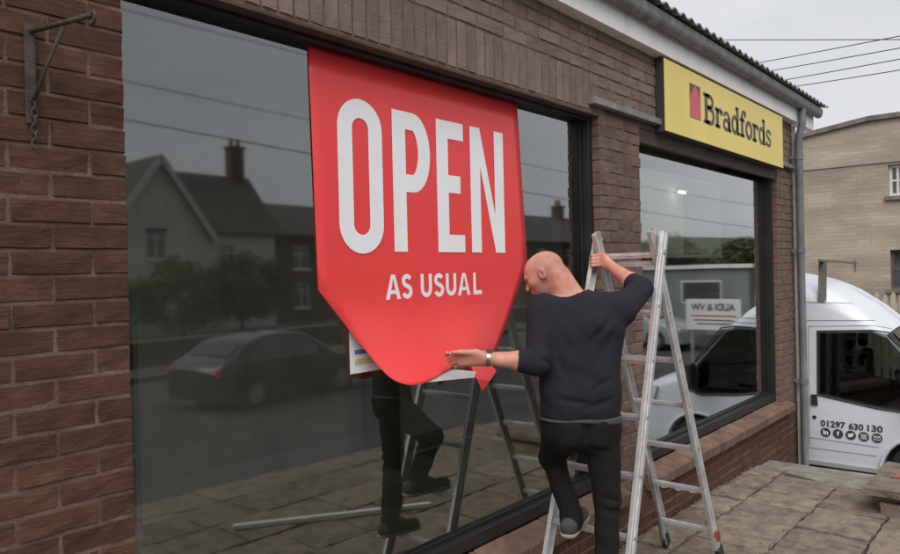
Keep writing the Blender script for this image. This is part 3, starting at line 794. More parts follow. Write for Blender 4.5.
# ================================================================== LADDER
LT, LZ, LYN, LYF, LS1, LS2, LFL = 3.629, 1.882, -.633, -.216, 2.996, 4.44, .033
lad = empty('step_ladder', (3.7, -.42, 0), 'silver aluminium combination ladder opened as an A frame behind the man', 'ladder')
def in_l(o): o.parent = lad; o.matrix_parent_inverse = Matrix.Translation((-3.7, .42, 0)); return o
def rail_pt(s0, y0, y1, z):
    t = z / LZ; return Vector((s0 + (LT - s0) * t, y0 + (y1 - y0) * t, z))
RUNG0, RUNGP = .19, .273
def lframe(s0, yn0, yn1, yf0, yf1, ztop, zfoot, rz0=RUNG0):
    face = Vector((LT - s0, 0, LZ)).normalized(); out = Vector((0, 1, 0)).cross(face).normalized()
    for ya, yb in ((yn0, yn1), (yf0, yf1)):
        b = MB(); p0, p1 = rail_pt(s0, ya, yb, zfoot + .03), rail_pt(s0, ya, yb, ztop)
        sgn = 1 if ya < -.42 else -1
        # channel section: web plus two flanges and a raised rib
        b.bar(p0, p1, .004, .062, up=out)
        b.bar(p0 + out * .030 + Vector((0, sgn * .011, 0)), p1 + out * .030 + Vector((0, sgn * .011, 0)), .022, .004, up=out)
        b.bar(p0 - out * .030 + Vector((0, sgn * .011, 0)), p1 - out * .030 + Vector((0, sgn * .011, 0)), .022, .004, up=out)
        b.bar(p0 - Vector((0, sgn * .004, 0)), p1 - Vector((0, sgn * .004, 0)), .005, .014, up=out)
        rl = in_l(b.build('rail', M_alu, lad, bevel=.0012))
        f = MB(); f.bar(rail_pt(s0, ya, yb, zfoot), rail_pt(s0, ya, yb, zfoot + .075), .03, .07, up=out); f.build('foot', M_rubber, rl, bevel=.004)
        c = MB()
        for k in range(7):
            p = rail_pt(s0, ya, yb, rz0 + RUNGP * k); c.tube([p - Vector((0, sgn * .007, 0)), p - Vector((0, sgn * .003, 0))], .011, 8)
        c.build('rivet', M_alu_dull, rl)
    for k in range(7):
        z = rz0 + RUNGP * k
        if z > ztop - .03: continue
        a = rail_pt(s0, yn0, yn1, z); c = rail_pt(s0, yf0, yf1, z)
        b = MB(); b.bar(a, c, .030, .012, up=(0, 0, 1)); b.bar(a - Vector((0, 0, .012)), c - Vector((0, 0, .012)), .022, .012, up=(0, 0, 1)); b.bar(a + Vector((.0, 0, .009)), c + Vector((0, 0, .009)), .006, .006); b.bar(a + Vector((.010, 0, .009)), c + Vector((.010, 0, .009)), .005, .005); b.bar(a + Vector((-.010, 0, .009)), c + Vector((-.010, 0, .009)), .005, .005)
        in_l(b.build('rung', M_alu, lad, bevel=.001))
gz = pz(LS2)
lframe(LS1, LYN - LFL, LYN, LYF + LFL, LYF, 1.985, pz(LS1) + .006, RUNG0 + .045)
lframe(LS2, LYN + .035, LYN + .035, LYF - .035, LYF - .035, 2.0, gz + .006)
for y_ in (LYN + .018, LYF - .018):
    b = MB(); b.tube([(LT, y_ - .03, LZ), (LT, y_ + .03, LZ)], .013, 10); b.bar((LT - .03, y_, LZ - .09), (LT + .01, y_, LZ + .10), .006, .05, up=(1, 0, 0)); in_l(b.build('hinge', M_alu_dull, lad))
for y_ in (LYF - .045,):                         # hinged stay and cord tied round a rung
    b = MB(); b.tube([rail_pt(LS2, y_, y_, .80), rail_pt(LS2, y_ - .02, y_, .42) + Vector((-.04, 0, 0)), rail_pt(LS2, y_, y_, .05) + Vector((-.07, 0, 0))], .009, 8); in_l(b.build('stay', M_alu_dull, lad, smooth=True))
b = MB(); a = rail_pt(LS2, LYN + .035, LYN + .035, RUNG0 - .03)
for k in range(3): b.tube([a + Vector((.028 * math.cos(R(t)), .018 * math.sin(R(t)), .012 * k + .004 * math.sin(R(2 * t)))) for t in range(0, 361, 30)], .007, 6)
b.bar(a + Vector((0, -.02, -.035)), a + Vector((0, -.02, .015)), .012, .02)
in_l(b.build('red_tie', M_redplastic, lad))
b = MB(); pr = [rail_pt(LS2, LYF - .05, LYF - .05, .47) + Vector((0, -.02 - .26 * t, -.012 - .022 * math.sin(t * 9) ** 2)) for t in np.linspace(0, 1, 14)]
b.tube(pr, .006, 6); in_l(b.build('white_cord', mat('cord_white', (.6, .6, .58), .8, noise=.2, nscale=30), lad, smooth=True))

# ================================================================== MAN ON THE LADDER (implicit surfaces meshed with surface nets)
class Field:
    def __init__(s, lo, hi, h):
        s.lo = np.array(lo, float); s.h = h; s.n = np.ceil((np.array(hi) - s.lo) / h).astype(int) + 1
        s.F = np.full(s.n, 1.0, np.float32)
    def _box(s, lo, hi):
        a = np.clip(np.floor((lo - s.lo) / s.h).astype(int), 0, s.n - 1); b = np.clip(np.ceil((hi - s.lo) / s.h).astype(int) + 1, 1, s.n)
        ax = [(s.lo[i] + s.h * np.arange(a[i], b[i])).astype(np.float32) for i in range(3)]
        return tuple(slice(a[i], b[i]) for i in range(3)), np.meshgrid(*ax, indexing='ij')
    def _mix(s, sl, d, k, sub=False):
        A = s.F[sl]
        if sub: s.F[sl] = np.maximum(A, -d)
        elif k <= 0: s.F[sl] = np.minimum(A, d)
        else:
            hh = np.clip(.5 + .5 * (A - d) / k, 0, 1); s.F[sl] = A * (1 - hh) + d * hh - k * hh * (1 - hh)
    def cap(s, a, b, ra, rb, k=.02):
        a = np.array(a, float); b = np.array(b, float); r = max(ra, rb) + k + 3 * s.h
        sl, (X, Y, Z) = s._box(np.minimum(a, b) - r, np.maximum(a, b) + r)
        ba = b - a; L2 = float(ba @ ba) + 1e-9
        t = np.clip(((X - a[0]) * ba[0] + (Y - a[1]) * ba[1] + (Z - a[2]) * ba[2]) / L2, 0, 1)
        d = np.sqrt((X - a[0] - t * ba[0]) ** 2 + (Y - a[1] - t * ba[1]) ** 2 + (Z - a[2] - t * ba[2]) ** 2) - (ra + (rb - ra) * t)
        s._mix(sl, d, k)
    def ell(s, c, rad, axes=np.eye(3), k=.02, sub=False):
        c = np.array(c, float); rad = np.array(rad, float); r = rad.max() + k + 3 * s.h
        sl, (X, Y, Z) = s._box(c - r, c + r)
        q = [(X - c[0]) * axes[i][0] + (Y - c[1]) * axes[i][1] + (Z - c[2]) * axes[i][2] for i in range(3)]
        k0 = np.sqrt(sum((q[i] / rad[i]) ** 2 for i in range(3))); k1 = np.sqrt(sum((q[i] / rad[i] ** 2) ** 2 for i in range(3))) + 1e-6
        s._mix(sl, k0 * (k0 - 1) / k1, k, sub)
    def grid(s):
        return np.meshgrid(*[(s.lo[i] + s.h * np.arange(s.n[i])).astype(np.float32) for i in range(3)], indexing='ij')
    def mesh(s, name):
        F = s.F; S = F < 0
        n = F.shape; c = [slice(0, -1), slice(1, None)]
        cnt = np.zeros([q - 1 for q in n], np.int8)
        for i in (0, 1):
            for j in (0, 1):
                for k in (0, 1): cnt += S[c[i], c[j], c[k]]
        I = np.argwhere((cnt > 0) & (cnt < 8))
        idx = np.full([q - 1 for q in n], -1, np.int32); idx[tuple(I.T)] = np.arange(len(I))
        acc = np.zeros((len(I), 3)); num = np.zeros(len(I))
        cor = np.array([(i, j, k) for i in (0, 1) for j in (0, 1) for k in (0, 1)])
        for a in range(8):
            for b in range(a + 1, 8):
                if np.abs(cor[a] - cor[b]).sum() != 1: continue
                fa = F[tuple((I + cor[a]).T)]; fb = F[tuple((I + cor[b]).T)]; m = (fa < 0) != (fb < 0)
                t = fa[m] / (fa[m] - fb[m]); acc[m] += cor[a] + (cor[b] - cor[a]) * t[:, None]; num[m] += 1
        Vv = s.lo + (I + acc / num[:, None]) * s.h
        quads = []
        for ax in range(3):
            o1, o2 = [(1, 2), (2, 0), (0, 1)][ax]
            A = [slice(0, -1) if q == ax else slice(None) for q in range(3)]; B = [slice(1, None) if q == ax else slice(None) for q in range(3)]
            sa, sb = S[tuple(A)], S[tuple(B)]
            E_ = np.argwhere(sa != sb); E_ = E_[(E_[:, o1] > 0) & (E_[:, o2] > 0) & (E_[:, o1] < n[o1] - 1) & (E_[:, o2] < n[o2] - 1)]
            fl = sa[tuple(E_.T)]
            def g_(d1, d2):
                q = E_.copy(); q[:, o1] -= d1; q[:, o2] -= d2; return idx[tuple(q.T)]
            Q = np.stack([g_(1, 1), g_(0, 1), g_(0, 0), g_(1, 0)], 1); Q[~fl] = Q[~fl][:, ::-1]
            quads.append(Q)
        Q = np.concatenate(quads); Q = Q[(Q >= 0).all(1)]
        me = bpy.data.meshes.new(name); me.from_pydata(Vv.tolist(), [], Q.tolist()); me.update()
        for p in me.polygons: p.use_smooth = True
        return me
v3 = lambda *a: np.array(a, float)
man = empty('person', (3.0, -.5, 0), 'bald man in navy jumper and black trousers climbing ladder, smoothing the red banner', 'person')
def in_m(o): o.parent = man; o.matrix_parent_inverse = Matrix.Translation((-3.0, .5, 0)); return o
rgt = v3(.70, -.714, 0); fwd = v3(.714, .70, 0)
pel = v3(2.955, -.505, 1.13); wai = v3(2.955, -.505, 1.28); che = v3(2.965, -.495, 1.47); shc = v3(2.975, -.51, 1.60)
shL = v3(2.845, -.375, 1.615); shR = v3(3.115, -.655, 1.615)
elL = v3(2.735, -.415, 1.385); wrL = v3(2.600, -.225, 1.405)
elR = v3(3.45, -.585, 1.695); wrR = v3(3.585, -.345, 1.815)
hipR = v3(3.02, -.575, 1.10); knR = v3(3.035, -.59, .72); anR = v3(3.005, -.595, .335)
hipL = v3(2.90, -.435, 1.10); knL = v3(3.045, -.285, .865); anL = v3(3.035, -.395, .61)
HC = v3(2.935, -.335, 1.785)
fd = v3(-.30, .80, -.50); fd /= np.linalg.norm(fd)
hu = v3(.10, -.02, 1.0); hu -= fd * (hu @ fd); hu /= np.linalg.norm(hu)
hs_ = np.cross(fd, hu)
HA = np.array([fd, hs_, hu])

def body_field():
    B = Field((2.40, -.85, .12), (3.75, -.02, 1.95), .0048)
    # torso and legs under the clothes
    for c, w, r in ((pel, .06, .065), (wai, .055, .065), (che, .075, .07)): B.cap(c - rgt * w, c + rgt * w, r, r, .04)
    B.cap(pel, shc, .065, .075, .04); B.cap(shL, shR, .05, .05, .04)
    for h_, k_, a_ in ((hipR, knR, anR), (hipL, knL, anL)): B.cap(h_, k_, .058, .045, .03); B.cap(k_, a_, .048, .034, .02)
    B.cap(shL, elL, .045, .040, .03); B.cap(shR, elR, .045, .040, .03)
    # forearms
    mL = elL + (wrL - elL) * .35; B.cap(elL, mL, .043, .044, .015); B.cap(mL, wrL, .044, .029, .015)
    mR = elR + (wrR - elR) * .35; B.cap(elR, mR, .043, .044, .015); B.cap(mR, wrR, .044, .029, .015)
    # neck
    nb = v3(2.985, -.475, 1.60); nt = HC - fd * .045 - hu * .055
    B.cap(nb, nt, .066, .060, .03); B.cap(nb + rgt * .05, nt, .05, .045, .04); B.cap(nb - rgt * .05, nt, .05, .045, .04)
    HS = .92
    def hd_p(p): return HC + (np.array(p) - HC) * HS
    def hd_e(c, r, A, k=.02, sub=False): B.ell(hd_p(c), tuple(q * HS for q in r), A, k * HS, sub)
    def hd_c(a, b, ra, rb, k): B.cap(hd_p(a), hd_p(b), ra * HS, rb * HS, k * HS)
    # head
    hd_e(HC + hu * .018 - fd * .012, (.103, .079, .094), HA, .02)
    hd_e(HC + hu * .0 + fd * .03, (.072, .068, .092), HA, .03)
    hd_e(HC + fd * .042 - hu * .062, (.050, .050, .052), HA, .03)
    hd_c(HC + fd * .07 - hu * .095 + hs_ * .01, HC + fd * .07 - hu * .095 - hs_ * .01, .019, .019, .02)     # chin
    hd_e(HC + fd * .088 + hu * .022, (.014, .052, .011), HA, .015)                                           # brow
    hd_c(HC + fd * .096 + hu * .010, HC + fd * .118 - hu * .026, .008, .013, .010)                            # nose
    for s_ in (-1, 1):
        hd_e(HC + fd * .092 + hs_ * .031 * s_ + hu * .002, (.012, .015, .010), HA, .0, sub=True)                # eye hollow
        hd_e(HC + fd * .080 + hs_ * .031 * s_ + hu * .002, (.014, .014, .011), HA, .004)
        hd_e(HC + fd * .060 + hs_ * .050 * s_ - hu * .022, (.024, .018, .02), HA, .02)                         # cheek
        ec = HC - fd * .006 + hs_ * .082 * s_ - hu * .012
        hd_e(ec, (.021, .011, .033), HA, .006); hd_e(ec + hs_ * .009 * s_ + fd * .004, (.010, .006, .019), HA, 0, sub=True)
    hd_e(HC + fd * .102 - hu * .052, (.010, .024, .006), HA, .006)                                             # lips
    hd_e(HC + fd * .100 - hu * .064, (.010, .020, .006), HA, .006)
    # left hand pinching the sheet: palm then fingers
    pk = v3(2.530, -.135, 1.408)                     # knuckles
    side = v3(.25, .18, -.95); side /= np.linalg.norm(side)     # index -> little finger runs downwards
    for t in (-.028, -.010, .010, .026): B.cap(wrL + side * t * .6, pk + side * t, .020, .0155, .012)
    tips = [(-.030, (2.492, -.082, 1.425), (2.470, -.108, 1.437)), (-.010, (2.515, -.075, 1.398), (2.535, -.098, 1.388)), (.010, (2.527, -.078, 1.380), (2.552, -.105, 1.374)), (.028, (2.545, -.088, 1.362), (2.568, -.115, 1.362))]
    for i, (t, mid, tip) in enumerate(tips):
        r = (.0098, .0102, .0098, .0086)[i]
        B.cap(pk + side * t, mid, r + .001, r, .006); B.cap(mid, tip, r, r - .0015, .004)
    th0 = wrL + (pk - wrL) * .35 - side * .03
    B.cap(th0, v3(2.515, -.165, 1.437), .016, .012, .010); B.cap(v3(2.515, -.165, 1.437), v3(2.478, -.130, 1.440), .012, .0095, .004)
    # right hand gripping the top of the far rail
    gp = v3(3.618, -.262, 1.850)
    along = v3(.25, .05, .95); along /= np.linalg.norm(along)
    kn = v3(3.600, -.292, 1.872)
    for t in (-.03, -.010, .010, .028): B.cap(wrR + along * t * .5, kn + along * (t - .02), .019, .0155, .012)
    for i, t in enumerate((.028, .008, -.012, -.031)):
        r = (.0098, .0102, .0098, .0086)[i]
        a = kn + along * (t - .02); c_ = a + v3(-.022, .052, -.004); e_ = c_ + v3(.024, .030, -.006)
        B.cap(a, c_, r + .001, r, .005); B.cap(c_, e_, r, r - .001, .004)
    t0 = wrR + (kn - wrR) * .4 + v3(.015, -.01, -.015)
    B.cap(t0, v3(3.655, -.285, 1.835), .016, .012, .010); B.cap(v3(3.655, -.285, 1.835), v3(3.665, -.245, 1.85), .0115, .0095, .004)
    return B
bme = body_field().mesh('body')
bco = np.array([v.co[:] for v in bme.vertices]); hp = bco - HC; hf, hs2, hh2 = hp @ fd, hp @ hs_, hp @ hu; inhead = np.linalg.norm(hp, axis=1) < .15
sm = lambda x, a, b: np.clip((x - a) / (b - a), 0, 1) ** 2 * (3 - 2 * np.clip((x - a) / (b - a), 0, 1))
crop = sm(-hf, -.035, .015) * sm(hh2, -.075, -.045) * sm(-hh2, -.085, -.045)          # cropped hair round the back and sides
beard = sm(hf, -.01, .025) * sm(-hh2, .028, .05)
rosy = np.exp(-((hh2 + .05) ** 2 + (hf + .06) ** 2) / .002) + np.exp(-((np.abs(hs2) - .082) ** 2 + (hf + .006) ** 2 + (hh2 + .012) ** 2) / .0012)
for nm_, val in (('stubble', np.clip(crop * .75 + beard * .5, 0, 1) * inhead), ('rosy', np.clip(rosy, 0, 1) * inhead)):
    at = bme.attributes.new(nm_, 'FLOAT', 'POINT'); at.data.foreach_set('value', val.astype(np.float32))
t = M_skin.node_tree; n = t.nodes; l = t.links; pb = n['Principled BSDF']; src_ = pb.inputs['Base Color'].links[0].from_socket
for nm_, col_, amt in (('rosy', (.50, .13, .10, 1), .55), ('stubble', (.20, .13, .105, 1), .50)):
    an = n.new('ShaderNodeAttribute'); an.attribute_name = nm_
    nz_ = n.new('ShaderNodeTexNoise'); nz_.inputs['Scale'].default_value = 260 if nm_ == 'stubble' else 40; nz_.inputs['Detail'].default_value = 3
    tc_ = n.new('ShaderNodeTexCoord'); l.new(tc_.outputs['Object'], nz_.inputs['Vector'])
    mu = n.new('ShaderNodeMath'); mu.operation = 'MULTIPLY'; l.new(an.outputs['Fac'], mu.inputs[0]); l.new(nz_.outputs['Fac'], mu.inputs[1])
    m2 = n.new('ShaderNodeMath'); m2.operation = 'MULTIPLY'; m2.inputs[1].default_value = amt * 1.8; m2.use_clamp = True; l.new(mu.outputs[0], m2.inputs[0])
    mxn = n.new('ShaderNodeMix'); mxn.data_type = 'RGBA'; mxn.inputs[7].default_value = col_; l.new(m2.outputs[0], mxn.inputs[0]); l.new(src_, mxn.inputs[6]); src_ = mxn.outputs[2]
l.new(src_, pb.inputs['Base Color'])
in_m(link('body', bme, M_skin, man))
# eyebrows
for s_ in (-1, 1):
    b = MB(); b.tube([HC + .92 * (fd * (.098 - .012 * q) + hs_ * s_ * (.016 + .030 * q) + hu * (.026 + .004 * math.sin(q * 3))) for q in (0, .33, .66, 1)], [.0025, .0035, .003, .0015], 6)
    in_m(b.build('eyebrow', mat('brow_hair', (.13, .085, .06), .9, noise=.2, nscale=80), man))

def pulls(Fl, lines):
    X, Y, Z = Fl.grid()
    for a, b, depth, wid in lines:
        a = np.array(a, float); b = np.array(b, float); ba = b - a; L2 = ba @ ba
        t = np.clip(((X - a[0]) * ba[0] + (Y - a[1]) * ba[1] + (Z - a[2]) * ba[2]) / L2, 0, 1)
        d2 = (X - a[0] - t * ba[0]) ** 2 + (Y - a[1] - t * ba[1]) ** 2 + (Z - a[2] - t * ba[2]) ** 2
        Fl.F += (depth * np.exp(-d2 / (2 * wid * wid)) * np.sin(np.pi * np.clip(t * .9 + .05, 0, 1))).astype(np.float32)
def folds(Fl, amp, seeds, scale):
    X, Y, Z = Fl.grid(); rr = np.random.RandomState(seeds); out = np.zeros_like(Fl.F)
    for _ in range(5):
        d = rr.normal(size=3); d[2] *= 1.6; d /= np.linalg.norm(d); ph = rr.uniform(0, 6.28); d2 = rr.normal(size=3) * .35
        w = np.sin((X * d2[0] + Y * d2[1] + Z * d2[2]) * scale * 1.3 + ph)
        out += np.sin((X * d[0] + Y * d[1] + Z * d[2]) * scale * rr.uniform(.7, 1.5) + ph + 1.4 * w) * (.5 + .5 * w)
    Fl.F += (amp * out / 2.2).astype(np.float32)
J = Field((2.58, -.88, 1.00), (3.62, -.15, 1.78), .0075)
for c, w, r in ((pel + v3(0, 0, .02), .078, .108), (pel + v3(0, 0, .10), .074, .108), (wai, .074, .106), (wai + v3(0, 0, .10), .088, .108), (che, .102, .108), (che + v3(0, 0, .07), .108, .100)):
    J.cap(c - rgt * w, c + rgt * w, r, r, .05)
J.cap(che + fwd * .0 + v3(0, 0, .03) - rgt * .06, che - fwd * .028 + v3(0, 0, .07) + rgt * .06, .10, .10, .05)
J.cap(shL + rgt * .03, shR - rgt * .03, .078, .078, .04)
J.cap(shc + v3(0, 0, .0), v3(2.978, -.462, 1.668), .085, .077, .03)
J.cap(shL, elL, .072, .058, .03); J.cap(shR, elR, .070, .060, .03)
slL = elL + (wrL - elL) * .26; J.cap(elL, slL, .062, .056, .02)
slR = elR + (wrR - elR) * .24; J.cap(elR, slR, .062, .055, .02)
folds(J, .0050, 4, 30)
bk = lambda u, z, d=.112: pel * 0 + v3(2.957, -.503, z) + rgt * u - fwd * d
pulls(J, [(bk(.15, 1.60), bk(.02, 1.46), .012, .011), (bk(.17, 1.55), bk(.05, 1.36), .012, .010), (bk(.19, 1.50), bk(.12, 1.26), .011, .010), (bk(-.14, 1.60), bk(-.06, 1.42), .011, .010), (bk(-.17, 1.50), bk(-.08, 1.30), .012, .011),
          (bk(-.15, 1.22), bk(.04, 1.185), .010, .009), (bk(.16, 1.22), bk(-.02, 1.16), .010, .009), (bk(.14, 1.31), bk(.02, 1.25), .009, .009), 
          (elL + v3(-.05, -.05, .03), elL + v3(.03, -.06, -.02), .012, .009), (elL + v3(-.04, -.06, .09), elL + v3(.05, -.05, .05), .011, .009), (elR + v3(-.09, -.06, -.02), elR + v3(-.04, -.05, .05), .012, .009), (elR + v3(-.16, -.07, -.02), elR + v3(-.12, -.05, .06), .011, .010)])
# cut openings: cuffs, hem, neck
X, Y, Z = J.grid()
def cut_plane(Fl, p, n, near, rad):
    d = (X - p[0]) * n[0] + (Y - p[1]) * n[1] + (Z - p[2]) * n[2]
    m_ = ((X - near[0]) ** 2 + (Y - near[1]) ** 2 + (Z - near[2]) ** 2) < rad ** 2
    Fl.F = np.where(m_, np.maximum(Fl.F, d), Fl.F).astype(np.float32)
nL = (wrL - elL) / np.linalg.norm(wrL - elL); nR = (wrR - elR) / np.linalg.norm(wrR - elR)
cut_plane(J, elL + nL * .092, nL, elL + nL * .14, .09); cut_plane(J, elR + nR * .085, nR, elR + nR * .14, .09)
hemn = v3(0, 0, -1); cut_plane(J, v3(0, 0, 1.115), hemn, pel, .5)
nkb = v3(2.985, -.475, 1.60); nkn = (HC - fd * .045 - hu * .055) - nkb; nkn /= np.linalg.norm(nkn); nkn = nkn * .8 + v3(0, 0, .35); nkn /= np.linalg.norm(nkn); cut_plane(J, nkb + nkn * .078, nkn, nkb + nkn * .17, .125)
in_m(link('jumper', J.mesh('jumper'), M_jumper, man))
# shirt hem showing under the jumper
Hm = Field((2.72, -.78, 1.04), (3.2, -.24, 1.16), .0075)
Hm.cap(pel - rgt * .078 + v3(0, 0, -.02), pel + rgt * .078 + v3(0, 0, -.02), .1165, .1165, .02)
X, Y, Z = Hm.grid(); Hm.F = np.maximum(np.maximum(Hm.F, 1.094 + .010 * np.sin(X * 14) - Z), Z - 1.1175).astype(np.float32)
in_m(link('shirt_hem', Hm.mesh('shirt_hem'), M_belt, man))
T = Field((2.66, -.82, .18), (3.35, -.18, 1.20), .0075)
for dz, w, r in ((.02, .074, .100), (-.04, .078, .102), (-.09, .074, .096)): T.cap(pel + v3(0, 0, dz) - rgt * w, pel + v3(0, 0, dz) + rgt * w, r, r, .04)
T.cap(pel - fwd * .035 + rgt * .07 - v3(0, 0, .05), pel - fwd * .035 + rgt * .07 - v3(0, 0, .10), .080, .074, .03)
T.cap(pel - fwd * .035 - rgt * .07 - v3(0, 0, .05), pel - fwd * .03 - rgt * .07 - v3(0, 0, .10), .080, .074, .03)
T.cap(hipR + v3(0, 0, -.04), knR, .092, .062, .025); T.cap(knR, anR, .061, .052, .02); T.cap(anR, anR + v3(.0, .0, -.035), .053, .057, .01)
T.cap(hipL + v3(-.0, -.0, -.04), knL, .094, .066, .025); T.cap(knL, anL, .062, .050, .02); T.cap(anL, anL + v3(-.006, -.004, -.03), .054, .056, .01)
folds(T, .0045, 9, 30)
pulls(T, [(pel - fwd * .10 + v3(0, 0, -.02), pel - fwd * .10 + v3(0, 0, -.15), .016, .012), (pel - fwd * .09 + rgt * .12 + v3(0, 0, -.17), pel - fwd * .08 + rgt * .0 + v3(0, 0, -.15), .012, .010), (pel - fwd * .09 - rgt * .12 + v3(0, 0, -.15), pel - fwd * .08 + v3(0, 0, -.16), .012, .010),
          (knR - fwd * .06 + rgt * .05, knR - fwd * .06 - rgt * .05 + v3(0, 0, .03), .012, .009), (knR - fwd * .06 + rgt * .05 - v3(0, 0, .05), knR - fwd * .06 - rgt * .05 - v3(0, 0, .03), .012, .009), (knL - fwd * .05 + rgt * .05 - v3(0, 0, .04), knL - fwd * .05 - rgt * .05, .012, .009),
          (anR - fwd * .05 + rgt * .04 + v3(0, 0, .03), anR - fwd * .05 - rgt * .04 + v3(0, 0, .05), .010, .008)])
in_m(link('trousers', T.mesh('trousers'), M_trouser, man))
def shoe(an, toe, zs):
    heel = v3(an[0] - (toe[0] - an[0]) * .28, an[1] - (toe[1] - an[1]) * .28, zs + .04)
    lo = np.minimum(heel, toe) - .08; hi = np.maximum(heel, toe) + .12
    S_ = Field(lo, hi, .005)
    S_.cap(heel, v3(toe[0], toe[1], zs + .034), .038, .036, .01); S_.cap(v3(an[0], an[1], zs + .05), v3(an[0], an[1], zs + .10), .042, .042, .025)
    S_.cap(heel + v3(0, 0, .01), (heel + v3(*toe[:2], zs + .03)) / 2 + v3(0, 0, .02), .038, .042, .02)
    x_, y_, z_ = S_.grid(); S_.F = np.maximum(S_.F, zs + .016 - z_).astype(np.float32)
    sh_ = in_m(link('shoe', S_.mesh('shoe'), M_shoe, man))
    Q = Field(lo, hi, .005); Q.cap(v3(heel[0], heel[1], zs + .02), v3(toe[0], toe[1], zs + .02), .043, .043, 0)
    Q.F = np.maximum(np.maximum(Q.F, zs - z_), z_ - zs - .019).astype(np.float32)
    o = link('sole', Q.mesh('sole'), M_shoesole, sh_)
def rung_top(k): return RUNG0 + .045 + RUNGP * k + .011
shoe(anR, v3(3.16, -.55, 0), rung_top(0)); shoe(anL, v3(3.215, -.345, 0), rung_top(1))
# wrist watch
wc = wrL + (elL - wrL) * .06; ax = nL; e1 = np.cross(ax, v3(0, 0, 1)); e1 /= np.linalg.norm(e1); e2 = np.cross(ax, e1)
b = MB(); ringp = [Vector(wc + (e1 * math.cos(t) + e2 * math.sin(t)) * .0335) for t in np.linspace(0, 2 * math.pi, 25)]
for i in range(24): b.bar(ringp[i], ringp[i + 1], .004, .018, up=tuple(ax))
wt = in_m(b.build('watch', M_steel, man))
outn = v3(.1, -.55, .85); outn -= ax * (outn @ ax); outn /= np.linalg.norm(outn)
b = MB(); b.tube([Vector(wc + outn * .031), Vector(wc + outn * .041)], .0165, 18); b.build('watch_case', M_steel, wt)
b = MB(); b.tube([Vector(wc + outn * .0405), Vector(wc + outn * .0415)], .0135, 18); b.build('watch_dial', M_watchface, wt)

# ================================================================== VEHICLES
M_vanwhite = mat('van_white', (.66, .69, .73), .45, coat=.15, col2=(.72, .75, .79), nscale=1.3)
M_carglass = glass_mat('vehicle_glass', 1.6, (.52, .57, .54))
M_tyre = mat('tyre', (.018, .018, .018), .85, noise=.2, nscale=20, bump=.3)
M_rim = mat('wheel_rim', (.35, .35, .36), .4, metal=.7, noise=.1, nscale=10)
M_trim = mat('black_trim', (.028, .028, .03), .6, noise=.15, nscale=20)
M_lamp = mat('lamp_lens', (.65, .67, .68), .12, spec=.8, noise=.1, nscale=12)
M_redlamp = mat('rear_lens', (.62, .03, .02), .2, noise=.1, nscale=12)
M_print = mat('door_print', (.045, .05, .06), .6, noise=.1, nscale=20)
M_seam = mat('panel_gap', (.20, .20, .205), .8, noise=.1, nscale=20)

def loft_body(stations, wfun, nring=11):
    """stations: (X behind nose, z bottom, z top, corner radius, width factor); returns point function and mesh"""
    rings = []
    for X, zb, zt, r, wf in stations:
        half = []
        zs = zt - r
        for i in range(nring):
            z = zb + (zs - zb) * i / (nring - 1); half.append((wfun(z) * wf, z))
        we = wfun(zs) * wf; rr = min(r * 1.25, we * .6)
        for a in range(1, 7):
            t = R(15 * a); half.append((we - rr + rr * math.cos(t), zs + r * math.sin(t)))
        wl = we - rr
        for q in (.66, .33, 0): half.append((wl * q, zt + .035 * (1 - q * q) * min(1, r / .1)))
        rings.append([(X, w, z) for w, z in half])
    nh = len(rings[0]); vs = []; fs = []
    for rg in rings:
        full = rg + [(x, -w, z) for x, w, z in rg[-2::-1]]
        vs += full
    n = 2 * nh - 1
    for j in range(len(rings) - 1):
        for i in range(n - 1): fs.append((j * n + i, j * n + i + 1, (j + 1) * n + i + 1, (j + 1) * n + i))
        fs.append((j * n + n - 1, j * n, (j + 1) * n, (j + 1) * n + n - 1))
    fs.append(tuple(range(n))); fs.append(tuple(range((len(rings) - 1) * n, len(rings) * n))[::-1])
    return vs, fs
